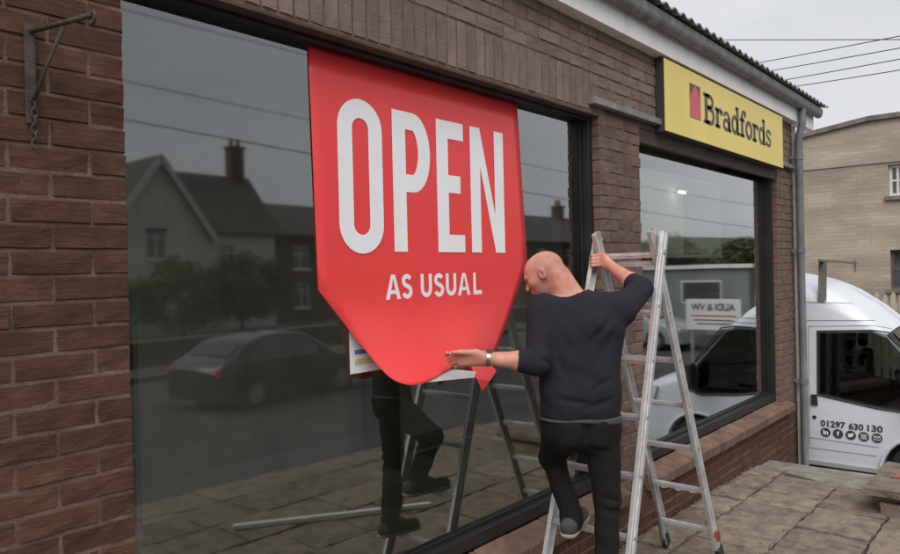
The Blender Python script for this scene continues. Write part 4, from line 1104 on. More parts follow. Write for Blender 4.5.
def make_vehicle(name, label, cat, origin, heading, stations, wfun, wheels, wr, paint, arch=.06, group=None):
    """origin: nose centre on the ground, heading: world angle the nose points to. local +x is backwards."""
    root = empty(name, origin, label, cat, group); root.rotation_euler.z = heading + math.pi
    vs, fs = loft_body(stations, wfun); mb = MB(); mb.add(vs, fs)
    me = mb.mesh('body'); body = link('body', me, paint, root)
    hw = wfun(.6)
    cut = MB()
    for X in wheels:
        for s_ in (-1, 1):
            c = MB(); cut.tube([(X, s_ * (hw + .2), wr), (X, s_ * (hw - .26), wr)], wr + arch, 28)
    co = link('cutter', cut.mesh('c'), M_trim, root)
    bo = body.modifiers.new('arches', 'BOOLEAN'); bo.operation = 'DIFFERENCE'; bo.object = co; bo.solver = 'EXACT'
    bpy.context.view_layer.update()
    new = bpy.data.meshes.new_from_object(body.evaluated_get(bpy.context.evaluated_depsgraph_get()))
    body.modifiers.clear(); body.data = new; bpy.data.objects.remove(co, do_unlink=True)
    new.materials.clear(); new.materials.append(paint)
    smooth_angle(body, 32)
    for X in wheels:
        for s_ in (-1, 1):
            t = MB(); y0, y1 = s_ * (hw - .015), s_ * (hw - .22)
            ym = (y0 + y1) / 2; d = (y1 - y0) / 2
            t.tube([(X, ym - d, wr), (X, ym - d * .8, wr), (X, ym + d * .8, wr), (X, ym + d, wr)], [wr * .90, wr, wr, wr * .90], 28)
            w = t.build('wheel', M_tyre, root); smooth_angle(w, 30)
            r_ = MB(); r_.tube([(X, y0 + s_ * .004, wr), (X, y0 - s_ * .03, wr)], wr * .64, 24); r_.tube([(X, y0 + s_ * .012, wr), (X, y0 + s_ * .002, wr)], wr * .2, 14)
            for k in range(5):
                a = 2 * math.pi * k / 5; r_.bar((X, y0 + s_ * .007, wr), (X + math.cos(a) * wr * .58, y0 + s_ * .007, wr + math.sin(a) * wr * .58), .07, .012, up=(0, 1, 0))
            r_.build('rim', M_rim, w)
            lt = MB(); lt.tube([(X, s_ * (hw - .255), wr), (X, s_ * (hw - .25), wr)], wr + arch + .02, 24); lt.build('arch_liner', M_trim, root)
    return root, body
def panel(root, name, poly, wfun, mt, off=.004, side=1, wf=1.0, thick=.004, parent=None):
    """polygon (X, z) laid on the vehicle's side"""
    b = MB(); b.prism(poly, lambda u, v, t: (u, side * (wfun(v) * wf + t), v), off, off + thick); return b.build(name, mt, parent or root)
def fan_grid(fn, u0, u1, nu_, v0, v1, nv_):
    b = MB(); vs = [fn(u0 + (u1 - u0) * i / nu_, v0 + (v1 - v0) * j / nv_) for j in range(nv_ + 1) for i in range(nu_ + 1)]
    b.add(vs, [(j * (nu_ + 1) + i, j * (nu_ + 1) + i + 1, (j + 1) * (nu_ + 1) + i + 1, (j + 1) * (nu_ + 1) + i) for j in range(nv_) for i in range(nu_)]); return b

# --- white high-roof van, nose to the street, beside the end wall of the shop
def vw(z):
    if z < .35: return .93 + (z - .2) * .2
    if z < 1.15: return .965 + .015 * math.sin((z - .35) / .8 * math.pi)
    return .965 - .055 * (z - 1.15) ** 1.25
def van_top(X):
    pts = [(0, .80), (.06, .95), (.2, 1.06), (.45, 1.15), (.78, 1.25), (1.05, 1.55), (1.30, 1.83), (1.55, 2.07), (1.83, 2.28), (2.05, 2.40), (2.4, 2.48), (3.0, 2.52), (4.5, 2.52), (5.3, 2.49), (5.36, 2.40)]
    return float(np.interp(X, [p[0] for p in pts], [p[1] for p in pts]))
vst = []
for X in [0, .03, .07, .14, .24, .36, .5, .64, .78, .9, 1.05, 1.18, 1.30, 1.42, 1.55, 1.69, 1.83, 1.96, 2.1, 2.25, 2.4, 2.7, 3.0, 3.6, 4.2, 4.8, 5.25, 5.34]:
    wf = float(np.interp(X, [0, .03, .07, .14, .24, .5, .8, 5.2, 5.34], [.66, .76, .83, .89, .935, .98, 1, 1, .97]))
    zb = .30 if X > .1 else .36
    r = float(np.interp(X, [0, .2, .7, 1.0, 1.4, 1.9, 2.4, 5.4], [.22, .14, .10, .10, .13, .22, .27, .26]))
    vst.append((X, zb, van_top(X), r, wf))
VX, VY = 9.98, -2.05
van, vbody = make_vehicle('parked_van', 'white high roof van with phone number on its door beside the shop', 'van', (VX, VY, YARD), -math.pi / 2, vst, vw, (.95, 4.35), .34, M_vanwhite)
# heading -y: local +x = +y world; local +y = world -x (towards the shop)
M_cab = mat('cab_grey', (.05, .052, .052), .85, noise=.2, nscale=6)
mat('tinted_glass', (.035, .042, .04), .06, spec=.9, noise=.25, nscale=3)
cutp = [(1.95, 1.15), (1.95, 1.82), (1.45, 1.84), (1.30, 1.80), (1.10, 1.55), (.97, 1.34), (.95, 1.08), (1.02, 1.04), (1.4, 1.06)]
cb = MB(); cb.prism(cutp, lambda u, v, t: (u, t, v), -1.3, 1.3); co = link('cutter', cb.mesh('c'), M_cab, van)
bo = vbody.modifiers.new('cab', 'BOOLEAN'); bo.operation = 'DIFFERENCE'; bo.object = co; bo.solver = 'EXACT'
bpy.context.view_layer.update()
vm = bpy.data.meshes.new_from_object(vbody.evaluated_get(bpy.context.evaluated_depsgraph_get())); vbody.modifiers.clear(); vbody.data = vm; bpy.data.objects.remove(co, do_unlink=True)
vm.materials.clear(); vm.materials.append(M_vanwhite); vm.materials.append(M_cab)
for p in vm.polygons:
    c = p.center
    p.material_index = 1 if (abs(c.y) < .86 and .9 < c.x < 1.97 and 1.02 < c.z < 1.86 and abs(p.normal.y) < .5) else 0
smooth_angle(vbody, 32)
for sy in (-.45, .45):
    b = MB(); b.box(1.70, 1.86, sy - .24, sy + .24, 1.04, 1.52); st_o = b.build('seat_back', M_cab, van, bevel=.05)
    b = MB(); b.box(1.74, 1.83, sy - .13, sy + .13, 1.55, 1.74); b.build('headrest', M_cab, st_o, bevel=.04)
b = MB(); b.tube([(1.22 + .06 * math.sin(t), .45 + .19 * math.cos(t), 1.22 + .17 * math.sin(t)) for t in np.linspace(0, 6.283, 21)], .014, 6); b.build('steering_wheel', M_trim, van, smooth=True)
VS = 1
for side in (1, -1):
    dw = [(1.97, 1.13), (1.97, 1.84), (1.45, 1.86), (1.27, 1.84), (1.02, 1.52), (.88, 1.30), (.86, 1.05), (.98, 1.01), (1.4, 1.04)]
    dwr = [(1.98, 1.12), (1.98, 1.85), (1.44, 1.875), (1.26, 1.855), (1.00, 1.53), (.86, 1.31), (.84, 1.04), (.98, .995), (1.4, 1.028)]
    b = MB(); rp_ = [(u, side * (vw(v) + .004), v) for u, v in dwr]; b.tube(rp_ + [rp_[0]], .011, 6); b.build('window_seal', M_trim, van)
    gl = panel(van, 'door_window', dw, vw, M_carglass, .0065, side, thick=.003)
    b = MB()
    for pl in ([(2.075, .50), (2.075, 1.90)], [(2.075, 1.90), (1.42, 1.93), (1.24, 1.90)], [(2.075, .50), (1.40, .50)], [(2.075, .62), (1.38, .60)], [(2.3, 2.185), (1.62, 2.17)], [(2.2, 1.965), (1.40, 1.985)]):
        pts = []
        for p, q in zip(pl[:-1], pl[1:]):
            for k in range(9): pts.append((p[0] + (q[0] - p[0]) * k / 9, p[1] + (q[1] - p[1]) * k / 9))
        pts.append(pl[-1])
        b.tube([(u, side * (vw(v) + .001), v) for u, v in pts], .0035, 5)
    b.build('panel_seam', M_seam, van)
    hd = panel(van, 'door_handle', [(2.05, 1.00), (2.05, 1.12), (1.99, 1.12), (1.98, 1.00)], vw, M_trim, .002, side, thick=.018)
    b = MB(); b.tube([(2.02, side * (vw(.86) + .001), .86), (2.02, side * (vw(.86) + .006), .86)], .022, 14); b.build('door_lock', M_trim, van)
    panel(van, 'sill_trim', [(5.2, .31), (5.2, .36), (1.36, .36), (1.36, .31)], vw, mat('sill_bright', (.55, .56, .53), .5, noise=.1, nscale=6), .004, side, thick=.012)
    panel(van, 'side_moulding', [(4.0, .66), (4.0, .74), (2.12, .74), (2.12, .66)], vw, M_trim, .002, side, thick=.014)
    # mirror
    b = MB(); b.bar((.98, side * .95, 1.22), (.94, side * 1.12, 1.25), .03, .03); mrr = b.build('mirror_arm', M_trim, van)
    b = MB(); b.box(.90, 1.0, side * 1.10, side * 1.28, 1.10, 1.42); b.build('wing_mirror', M_trim, van, bevel=.03)
    # wheel arch lip
    b = MB(); b.tube([(.95 + .42 * math.cos(R(t)), side * (vw(.6) + .003), .34 + .42 * math.sin(R(t))) for t in range(-8, 190, 9)], .014, 6); b.build('arch_lip', M_vanwhite, van, smooth=True)
    # head lamp
    b = MB(); b.add([(.10, side * .80, .82), (.36, side * .952, .86), (.42, side * .957, 1.06), (.20, side * .82, 1.02)], [(0, 1, 2, 3)]); o = b.build('headlight', M_lamp, van); o.modifiers.new('t', 'SOLIDIFY').thickness = .02
# windscreen following the loft
def wsf(u, v):
    X = .82 + (1.29 - .82) * v; wtop = .80 - .13 * v
    return (X - .022, u * wtop, van_top(X) + .035 * (1 - u * u * .75) + .012)
o = fan_grid(wsf, -1, 1, 10, 0, 1, 6).build('windscreen', mat('screen_glass', (.035, .04, .042), .06, spec=.9, noise=.2, nscale=2), van, smooth=True)
b = MB(); b.box(-.06, .10, -.72, .72, .36, .60); b.build('bumper', M_trim, van, bevel=.05)
b = MB()
for k in range(4): b.box(-.02, .03, -.5, .5, .66 + k * .05, .69 + k * .05)
b.build('grille', M_trim, van, bevel=.006)
b = MB(); b.bar((.78, -.55, 1.285), (.92, -.05, 1.44), .02, .015); b.bar((.78, .15, 1.285), (.92, .62, 1.42), .02, .015); b.build('wiper', M_trim, van)
# roof rack: uprights at the gutter, cross bars
for X in (1.93, 3.4, 4.7):
    b = MB()
    for s_ in ((1,) if X < 2 else (1, -1)):
        b.bar((X, s_ * .915, 2.20), (X + .0, s_ * .845, 2.655), .085, .022, up=(0, 1, 0))
    b.bar((X, -.86, 2.62), (X, .98, 2.66), .04, .025); b.tube([(X, -.84, 2.5), (X, -.84, 2.66)], .014, 8)
    b.build('roof_rack', mat('rack_grey', (.17, .165, .15), .6, metal=.3, noise=.2, nscale=10), van)
# blue roof stripe
b = fan_grid(lambda u, v: (1.35 + .5 * u, -.1 - .02 * v - .25 * (1 - u), van_top(1.35 + .5 * u) + .043), 0, 1, 10, 0, 1, 1); o = b.build('blue_stripe', mat('blue_vinyl', (.08, .25, .5), .4, noise=.05, nscale=5), van)
# phone number and round icons on the shop side
def side_fn(u, v, t): return (u, vw(v) + .004 + t, v)
for txt, u0, u1 in (('01297', 1.955, 1.700), ('630', 1.668, 1.522), ('130', 1.485, 1.335)):
    me = font_mesh(txt, .1, bold=.003)
    link('phone_number', fit_text(me, u0, u1, .765, .838, lambda u, v, t: side_fn(u, v, t)), M_print, van)
icons = ['in', 'f', 'bird', 'cam', 'mail']
for i, k in enumerate(icons):
    cx = 1.905 - i * .128; cz = .700
    b = MB(); b.prism([(cx + .052 * math.cos(R(t)), cz + .052 * math.sin(R(t))) for t in range(0, 360, 15)], side_fn, 0, .002); ic_ = b.build('round_icon', M_print, van)
    w = MB()
    sfn = lambda u, v, t: side_fn(cx - u, cz + v, t + .0025)
    if k in ('in', 'f'):
        me = font_mesh(k, .06, bold=.002, extr=.0006); hw_ = .026 if k == 'in' else .013
        link('icon_mark', fit_text(me, -hw_, hw_, -.026, .028, sfn), M_white, ic_)
        continue
    if k == 'bird': w.prism([(-.032, -.018), (-.012, -.024), (.012, -.018), (.024, .004), (.034, .018), (.022, .02), (.012, .026), (.002, .016), (-.014, .010), (-.03, .022), (-.028, .004), (-.018, -.008)], sfn, 0, .001)
    if k == 'cam':
        ribbon(w, [(-.024, -.024), (.024, -.024), (.024, .024), (-.024, .024)], .008, sfn, 0, .001, closed=True); ribbon(w, arc(0, 0, .011, .011, 0, 360), .007, sfn, 0, .001)
    if k == 'mail':
        ribbon(w, [(-.03, -.02), (.03, -.02), (.03, .02), (-.03, .02)], .007, sfn, 0, .001, closed=True); ribbon(w, [(-.028, .018), (0, -.002), (.028, .018)], .006, sfn, 0, .001)
    w.build('icon_mark', M_white, ic_)

# --- ordinary cars
def cw(z):
    if z < .9: return .86 + .02 * math.sin(min(1, max(0, (z - .2) / .7)) * math.pi)
    return .86 - .42 * (z - .9) ** 1.15
def car_top(X):
    pts = [(0, .62), (.1, .74), (.5, .84), (1.05, .93), (1.75, 1.38), (2.1, 1.46), (2.8, 1.46), (3.4, 1.34), (3.85, 1.02), (4.1, .96), (4.22, .80)]
    return float(np.interp(X, [p[0] for p in pts], [p[1] for p in pts]))
def make_car(label, origin, heading, paint, group=None):
    st_ = []
    for X in [0, .04, .12, .3, .6, .9, 1.05, 1.25, 1.5, 1.75, 1.95, 2.2, 2.6, 2.9, 3.2, 3.45, 3.7, 3.88, 4.05, 4.18, 4.22]:
        wf = float(np.interp(X, [0, .04, .12, .3, .7, 3.6, 4.05, 4.22], [.72, .82, .9, .96, 1, 1, .95, .84]))
        st_.append((X, .24, car_top(X), .09, wf))
    root, body = make_vehicle('parked_car', label, 'car', origin, heading, st_, cw, (.85, 3.35), .31, paint, .05, group)
    for s_ in (1, -1):
        for pl in ([(1.35, .93), (1.86, 1.32), (2.28, 1.37), (2.28, .93)], [(2.36, .93), (2.36, 1.37), (2.85, 1.36), (3.3, 1.24), (3.46, .95)]):
            panel(root, 'side_window', pl, cw, mat('tinted_glass', (.035, .042, .04)), .004, s_, thick=.004)
        panel(root, 'sill_trim', [(1.3, .25), (2.95, .25), (2.95, .32), (1.3, .32)], cw, M_trim, .003, s_, thick=.01)
        b = MB(); b.box(4.08, 4.20, s_ * .56, s_ * .80, .70, .86); b.build('tail_light', M_redlamp, root, bevel=.02)
        b = MB(); b.box(.02, .20, s_ * .48, s_ * .76, .60, .72); b.build('headlight', M_lamp, root, bevel=.02)
        b = MB(); b.box(1.4, 1.5, s_ * .82, s_ * .98, .95, 1.08); b.build('wing_mirror', paint, root, bevel=.02)
    fan_grid(lambda u, v: (1.10 + .60 * v - .02, u * (.70 - .12 * v), car_top(1.10 + .60 * v) + .045 - .02 * u * u), -1, 1, 8, 0, 1, 5).build('windscreen', MATS['screen_glass'], root, smooth=True)
    fan_grid(lambda u, v: (3.45 + .36 * v + .02, u * (.56 + .1 * v), car_top(3.45 + .36 * v) + .045 - .02 * u * u), -1, 1, 8, 0, 1, 4).build('rear_window', MATS['screen_glass'], root, smooth=True)
    return root

# ================================================================== SLAB PILE, BATTEN, TOOL BOX
pile = empty('stone_slab_pile', (6.4, -1.45, pz(6.4)), 'low pile of rough sandstone slabs at the edge of the terrace', 'stone pile')
def chunk(x0, x1, y0, y1, z0, z1, seed, j=.02):
    rr = random.Random(seed); b = MB(); n = 6
    ring = []
    for i in range(n): ring.append((x0 + (x1 - x0) * i / n, y0))
    for i in range(n): ring.append((x1, y0 + (y1 - y0) * i / n))
    for i in range(n): ring.append((x1 - (x1 - x0) * i / n, y1))
    for i in range(n): ring.append((x0, y1 - (y1 - y0) * i / n))
    ring = [(x + rr.uniform(-j, j), y + rr.uniform(-j, j)) for x, y in ring]
    m_ = len(ring); cx, cy = (x0 + x1) / 2, (y0 + y1) / 2
    vs = [(x, y, z0) for x, y in ring] + [(x + rr.uniform(-j, j) * .6, y + rr.uniform(-j, j) * .6, (z0 + z1) / 2) for x, y in ring] + [(x, y, z1 + rr.uniform(-.006, .004)) for x, y in ring] + [(cx + (x - cx) * .55, cy + (y - cy) * .55, z1 + rr.uniform(.0, .012)) for x, y in ring] + [(cx, cy, z1 + .006)]
    fs = [tuple(range(m_ - 1, -1, -1))]
    for r_ in range(3):
        for i in range(m_): fs.append((r_ * m_ + i, r_ * m_ + (i + 1) % m_, (r_ + 1) * m_ + (i + 1) % m_, (r_ + 1) * m_ + i))
    for i in range(m_): fs.append((3 * m_ + i, 3 * m_ + (i + 1) % m_, 4 * m_))
    b.add(vs, fs); return b
def in_p(o): o.parent = pile; o.matrix_parent_inverse = Matrix.Translation((-6.4, 1.45, -pz(6.4))); return o
in_p(chunk(6.02, 6.85, -1.95, -1.17, pz(6.4) - .01, .045, 3).build('lower_slab', M_slab, pile))
in_p(chunk(6.07, 6.9, -1.95, -1.15, .046, .095, 5).build('middle_slab', M_slab, pile))
in_p(chunk(5.97, 6.86, -2.0, -1.09, .096, .150, 4).build('upper_slab', M_slab, pile))
o = chunk(6.32, 6.41, -1.29, -1.23, .158, .178, 8, .008).build('brick_fragment', mat('red_brick_bit', (.26, .10, .07), .9, noise=.2, nscale=20)); tag(o, 'small red brick fragment lying on the slab pile', 'brick')
o = chunk(6.26, 6.40, -1.46, -1.34, .158, .19, 9, .012).build('moss_clump', mat('moss', (.05, .075, .03), .95, noise=.4, nscale=30, bump=.8, bscale=90)); tag(o, 'dark green moss clump on top of the slab pile', 'moss')

bt = empty('white_batten', (3.4, -1.6, pz(3.4)), 'long white timber batten lying on the paving, seen reflected in the glass', 'batten')
b = MB(); b.bar((2.825, -1.99, pz(2.8) + .026), (4.085, -1.255, pz(4.1) + .026), .045, .03)
o = b.build('strip', mat('batten_white', (.72, .72, .70), .6, noise=.08, nscale=6), bt, bevel=.003); o.matrix_parent_inverse = Matrix.Translation((-3.4, 1.6, -pz(3.4)))

# ================================================================== INSIDE THE SHOP
M_cream = mat('cream_board', (.84, .86, .70), .7, noise=.06, nscale=2)
M_grey_board = mat('pale_grey_board', (.42, .43, .38), .7, noise=.08, nscale=2)
for nm, lab, x0, x1, mt_ in (('hanging_display', 'cream display panel hanging inside the right shop window', 5.28, 6.24, M_cream), ('hanging_display', 'dull grey display panel inside right window beside the cream one', 6.26, 7.16, M_grey_board)):
    e = empty(nm, ((x0 + x1) / 2, .33, 1.915), lab, 'panel')
    b = MB(); w2 = (x1 - x0) / 2; b.box(-w2, w2, 0, .04, 0, .66); b.build('board', mt_, e, bevel=.004)
    b = MB(); b.box(-w2 - .012, w2 + .012, -.008, .048, .662, .69); b.box(-w2, w2, -.006, .046, -.03, -.002); b.build('edge_trim', M_white if x0 < 6.5 else M_grey_board, e)
    for q in (-.6, .6):
        b = MB(); b.tube([(q * w2, .02, .69), (q * w2, .02, .985)], .006, 6); b.build('hanger', M_alu_dull, e)
M_tube = bpy.data.materials.new('lit_tube'); M_tube.use_nodes = True
_b = M_tube.node_tree.nodes['Principled BSDF']; _b.inputs['Emission Color'].default_value = (1, 1, .94, 1); _b.inputs['Emission Strength'].default_value = 2.2
fl_ = empty('fluorescent_light', (6.02, .25, 2.44), 'lit fluorescent tube hanging inside the right shop window', 'lamp')
b = MB(); b.tube([(-.07, 0, 0), (.07, 0, 0)], .009, 10); b.build('tube', M_tube, fl_)
b = MB(); b.box(-.09, .09, -.02, .02, .016, .036); b.build('housing', M_white, fl_)
for q in (-.07, .07):
    b = MB(); b.tube([(q, 0, .036), (q, 0, .46)], .003, 6); b.build('hanger', M_alu_dull, fl_)
def display_unit(x, y, w, d, h, label, mt_, n):
    e = empty('display_unit', (x, y, .12), label, 'display unit')
    b = MB(); b.box(-w / 2, w / 2, d - .03, d, 0, h); b.build('back_panel', mt_, e)
    for s_ in (-1, 1):
        b = MB(); b.box(s_ * w / 2 - .015, s_ * w / 2 + .015, 0, d - .031, 0, h); b.build('side_panel', mt_, e)
    for k in range(n):
        b = MB(); b.box(-w / 2 + .016, w / 2 - .016, .0, d - .032, .1 + k * (h - .12) / max(1, n - 1), .125 + k * (h - .12) / max(1, n - 1)); b.build('shelf', mt_, e)
M_unit = mat('unit_grey', (.34, .33, .29), .7, noise=.15, nscale=3)
display_unit(1.4, 2.1, 1.4, .45, 1.6, 'grey shelving unit at the back behind the left window', M_unit, 4)
display_unit(5.2, 2.1, 1.6, .45, 1.3, 'low grey shelving unit at the back behind the right window', M_unit, 3)
b = MB(); b.box(-.8, .8, -.3, .3, .80, .84); e = empty('counter', (6.6, 1.5, .12), 'pale topped counter inside the right shop window', 'counter'); b.build('counter_top', M_grey_board, e, bevel=.005)
b = MB(); b.box(-.76, .76, -.26, .28, 0, .799); b.build('counter_body', M_unit, e)

# ================================================================== STONE BUILDING ACROSS THE YARD
def blocks_mat(name, c1, c2, mort, bw, bh, sc=1.0):
    M = bpy.data.materials.new(name); M.use_nodes = True; t = M.node_tree; n = t.nodes; l = t.links; b = n['Principled BSDF']; b.inputs['Roughness'].default_value = .92
    tcn = n.new('ShaderNodeTexCoord'); sep = n.new('ShaderNodeSeparateXYZ'); cmb = n.new('ShaderNodeCombineXYZ'); ad = n.new('ShaderNodeMath')
    l.new(tcn.outputs['Object'], sep.inputs[0]); l.new(sep.outputs[0], ad.inputs[0]); l.new(sep.outputs[1], ad.inputs[1]); l.new(ad.outputs[0], cmb.inputs[0]); l.new(sep.outputs[2], cmb.inputs[1])
    bt_ = n.new('ShaderNodeTexBrick'); bt_.inputs['Scale'].default_value = 1; bt_.inputs['Brick Width'].default_value = bw; bt_.inputs['Row Height'].default_value = bh; bt_.inputs['Mortar Size'].default_value = .012
    bt_.inputs['Color1'].default_value = (*c1, 1); bt_.inputs['Color2'].default_value = (*c2, 1); bt_.inputs['Mortar'].default_value = (*mort, 1); bt_.inputs['Bias'].default_value = .0
    l.new(cmb.outputs[0], bt_.inputs['Vector'])
    nn = n.new('ShaderNodeTexNoise'); nn.inputs['Scale'].default_value = .9; nn.inputs['Detail'].default_value = 7
    mpn = n.new('ShaderNodeMapping'); mpn.inputs['Scale'].default_value = (.5, .5, 2.2); l.new(tcn.outputs['Object'], mpn.inputs[0]); l.new(mpn.outputs[0], nn.inputs['Vector'])
    mr = n.new('ShaderNodeMapRange'); mr.inputs[1].default_value = .3; mr.inputs[2].default_value = .7; mr.inputs[3].default_value = .72; mr.inputs[4].default_value = 1.22; l.new(nn.outputs['Fac'], mr.inputs[0])
    hs = n.new('ShaderNodeHueSaturation'); l.new(bt_.outputs['Color'], hs.inputs['Color']); l.new(mr.outputs[0], hs.inputs['Value']); l.new(hs.outputs[0], b.inputs['Base Color'])
    bp = n.new('ShaderNodeBump'); bp.inputs['Strength'].default_value = .6; bp.inputs['Distance'].default_value = .01; bp.invert = True; l.new(bt_.outputs['Fac'], bp.inputs['Height']); l.new(bp.outputs[0], b.inputs['Normal'])
    MATS[name] = M; return M
M_stone = blocks_mat('buff_block', (.36, .295, .23), (.41, .335, .26), (.36, .295, .23), .30, .10)
SBX = 21.0
fb = empty('stone_building', (SBX, 4, YARD), 'buff stone block building with sloping parapet behind the white van', 'building')
def in_f(o): o.parent = fb; o.matrix_parent_inverse = Matrix.Translation((-SBX, -4, -YARD)); return o
P1, P2, P3 = on_x(806, 137, SBX), on_x(868, 121, SBX), on_x(905, 116, SBX)
top = [(P1[1] + 6, P1[2] - 1.1), (P1[1], P1[2]), (P2[1], P2[2]), (P3[1], P3[2]), (P3[1] - .8, P3[2] + .02), (P3[1] - 4, P3[2] - .8), (P3[1] - 4.2, P3[2] - .85)]
w1a, w1b = on_x(888, 165, SBX), on_x(906, 195, SBX); w2a, w2b = on_x(890, 250, SBX), on_x(908, 289, SBX)
wy0, wy1 = w1b[1], w1a[1]; wz0, wz1 = w1b[2], w1a[2]
vy0, vy1, vz0, vz1 = w2b[1] - .15, w2a[1], w2b[2], w2a[2]
# wall in strips round the two openings
yl, yr = top[0][0], top[-1][0]
def topz(y): return float(np.interp(-y, [-p[0] for p in top], [p[1] for p in top]))
b = MB()
def wall_strip(ya, yb, z0, z1=None):
    ys_ = sorted(set([ya, yb] + [p[0] for p in top if min(ya, yb) < p[0] < max(ya, yb)]))
    pl = [(y, z0) for y in (ys_[0], ys_[-1])] + [(y, topz(y) if z1 is None else z1) for y in ys_[::-1]]
    b.prism(pl, lambda u, v, t: (t, u, v), SBX, SBX + .4)
oy0, oy1 = min(wy0, vy0), max(wy1, vy1)
wall_strip(oy1, yl, YARD); wall_strip(yr, oy0, YARD)
wall_strip(oy0, oy1, wz1); wall_strip(oy0, oy1, vz1, wz0); wall_strip(oy0, oy1, YARD, vz0)
if wy0 > oy0: wall_strip(oy0, wy0, wz0, wz1)
if wy1 < oy1: wall_strip(wy1, oy1, wz0, wz1)
if vy0 > oy0: wall_strip(oy0, vy0, vz0, vz1)
if vy1 < oy1: wall_strip(vy1, oy1, vz0, vz1)
in_f(b.build('wall', M_stone, fb))
b = MB(); b.box(SBX + .41, SBX + 9, yr, yl, YARD, top[1][1] - .7); in_f(b.build('block', M_stone, fb))
b = MB()
for p, q in zip(top[:-1], top[1:]): b.bar((SBX + .18, p[0], p[1] + .05), (SBX + .18, q[0], q[1] + .05), .56, .12)
in_f(b.build('coping', mat('coping_stone', (.17, .15, .13), .9, noise=.25, nscale=4), fb))
b = MB(); zb_ = on_x(850, 165, SBX)[2]; b.box(SBX - .03, SBX - .002, yr, yl, zb_ - .03, zb_ + .03); in_f(b.build('string_course', M_stone, fb))
M_pane = mat('far_glass', (.06, .065, .07), .08, spec=.9, noise=.2, nscale=3)
M_wframe = mat('white_frame', (.66, .65, .62), .5, noise=.1, nscale=6)
for (a, c, z0_, z1_, mt_) in ((wy0, wy1, wz0, wz1, M_wframe), (vy0, vy1, vz0, vz1, mat('brown_frame', (.11, .08, .06), .6, noise=.2, nscale=6))):
    f = MB(); fw = .07; xa, xb = SBX + .12, SBX + .2
    f.box(xa, xb, a, a + fw, z0_, z1_); f.box(xa, xb, c - fw, c, z0_, z1_); f.box(xa, xb, a + fw, c - fw, z1_ - fw, z1_); f.box(xa, xb, a + fw, c - fw, z0_, z0_ + fw); f.box(xa + .01, xb, (a + c) / 2 - .03, (a + c) / 2 + .03, z0_ + fw, z1_ - fw); f.box(xa + .012, xb - .002, a + fw, c - fw, (z0_ + z1_) / 2 - .025, (z0_ + z1_) / 2 + .025)
    fo = in_f(f.build('window', mt_, fb))
    p_ = MB(); p_.box(xa + .04, xa + .05, a + .02, c - .02, z0_ + .02, z1_ - .02); p_.build('pane', M_pane, fo)
    s_ = MB(); s_.box(SBX - .08, SBX + .12, a - .08, c + .08, z0_ - .10, z0_ - .002); s_.build('sill', mat('coping_stone', (0, 0, 0)), fo)
# paling fence in front
FX = 18.0
fe = empty('paling_fence', (FX, 0, YARD), 'pale wooden paling fence in front of the stone building', 'fence')
M_fence = mat('weathered_wood', (.44, .38, .30), .9, noise=.2, nscale=6)
fz = on_x(880, 293, FX)[2] - YARD
b = MB(); b.box(.02, .06, -3.2, 4, .35, .43); b.build('fence_rail', M_fence, fe)
b = MB(); b.box(.02, .06, -3.2, 4, fz - .35, fz - .27); b.build('fence_rail', M_fence, fe)
pme = None
for i in range(46):
    y = -3.15 + i * .155
    if pme is None:
        q = MB(); q.prism([(-.045, 0), (.045, 0), (.045, 1), (0, 1.04), (-.045, 1)], lambda u, v, t: (t, u, v), -.01, .015); pme = q.mesh('paling'); pme.materials.append(M_fence)
    o = bpy.data.objects.new('paling', pme); COL.objects.link(o); o.parent = fe; o.location = (0, y, 0); o.scale = (1, 1, fz * rnd.uniform(.98, 1.02) / 1.04)

# ================================================================== OVERHEAD CABLES
M_cable = mat('cable_black', (.03, .03, .03), .7, noise=.1, nscale=20)
def cable(a, b, sag, r, label):
    a = Vector(a); b = Vector(b); q = MB()
    pts = [a.lerp(b, t) - Vector((0, 0, sag * 4 * t * (1 - t))) for t in np.linspace(0, 1, 24)]
    o = q.tube(pts, r, 6)
    o = q.build('overhead_cable', M_cable, smooth=True); tag(o, label, 'cable', 'overhead cables'); return o
def far_line(p, q, x0, x1):
    a = on_x(*p, x0); b = on_x(*q, x1); d = b - a; return a - d * 1.2, b + d * .9
labs = ['thin overhead cable, uppermost and nearly level above the gutter end', 'overhead cable, second from the top in the pale sky at right', 'overhead cable, middle one of the five crossing the sky', 'overhead cable, fourth from the top in the sky at right', 'lowest overhead cable in the sky just above the stone building']
for (p, q), lb in zip((((715, 39), (900, 38.5)), ((758, 62), (900, 35)), ((770, 70), (900, 47)), ((785, 79), (900, 58)), ((795, 85.5), (900, 69))), labs):
    a, b_ = far_line(p, q, 34, 30); cable(a, b_, .05, .018, lb)

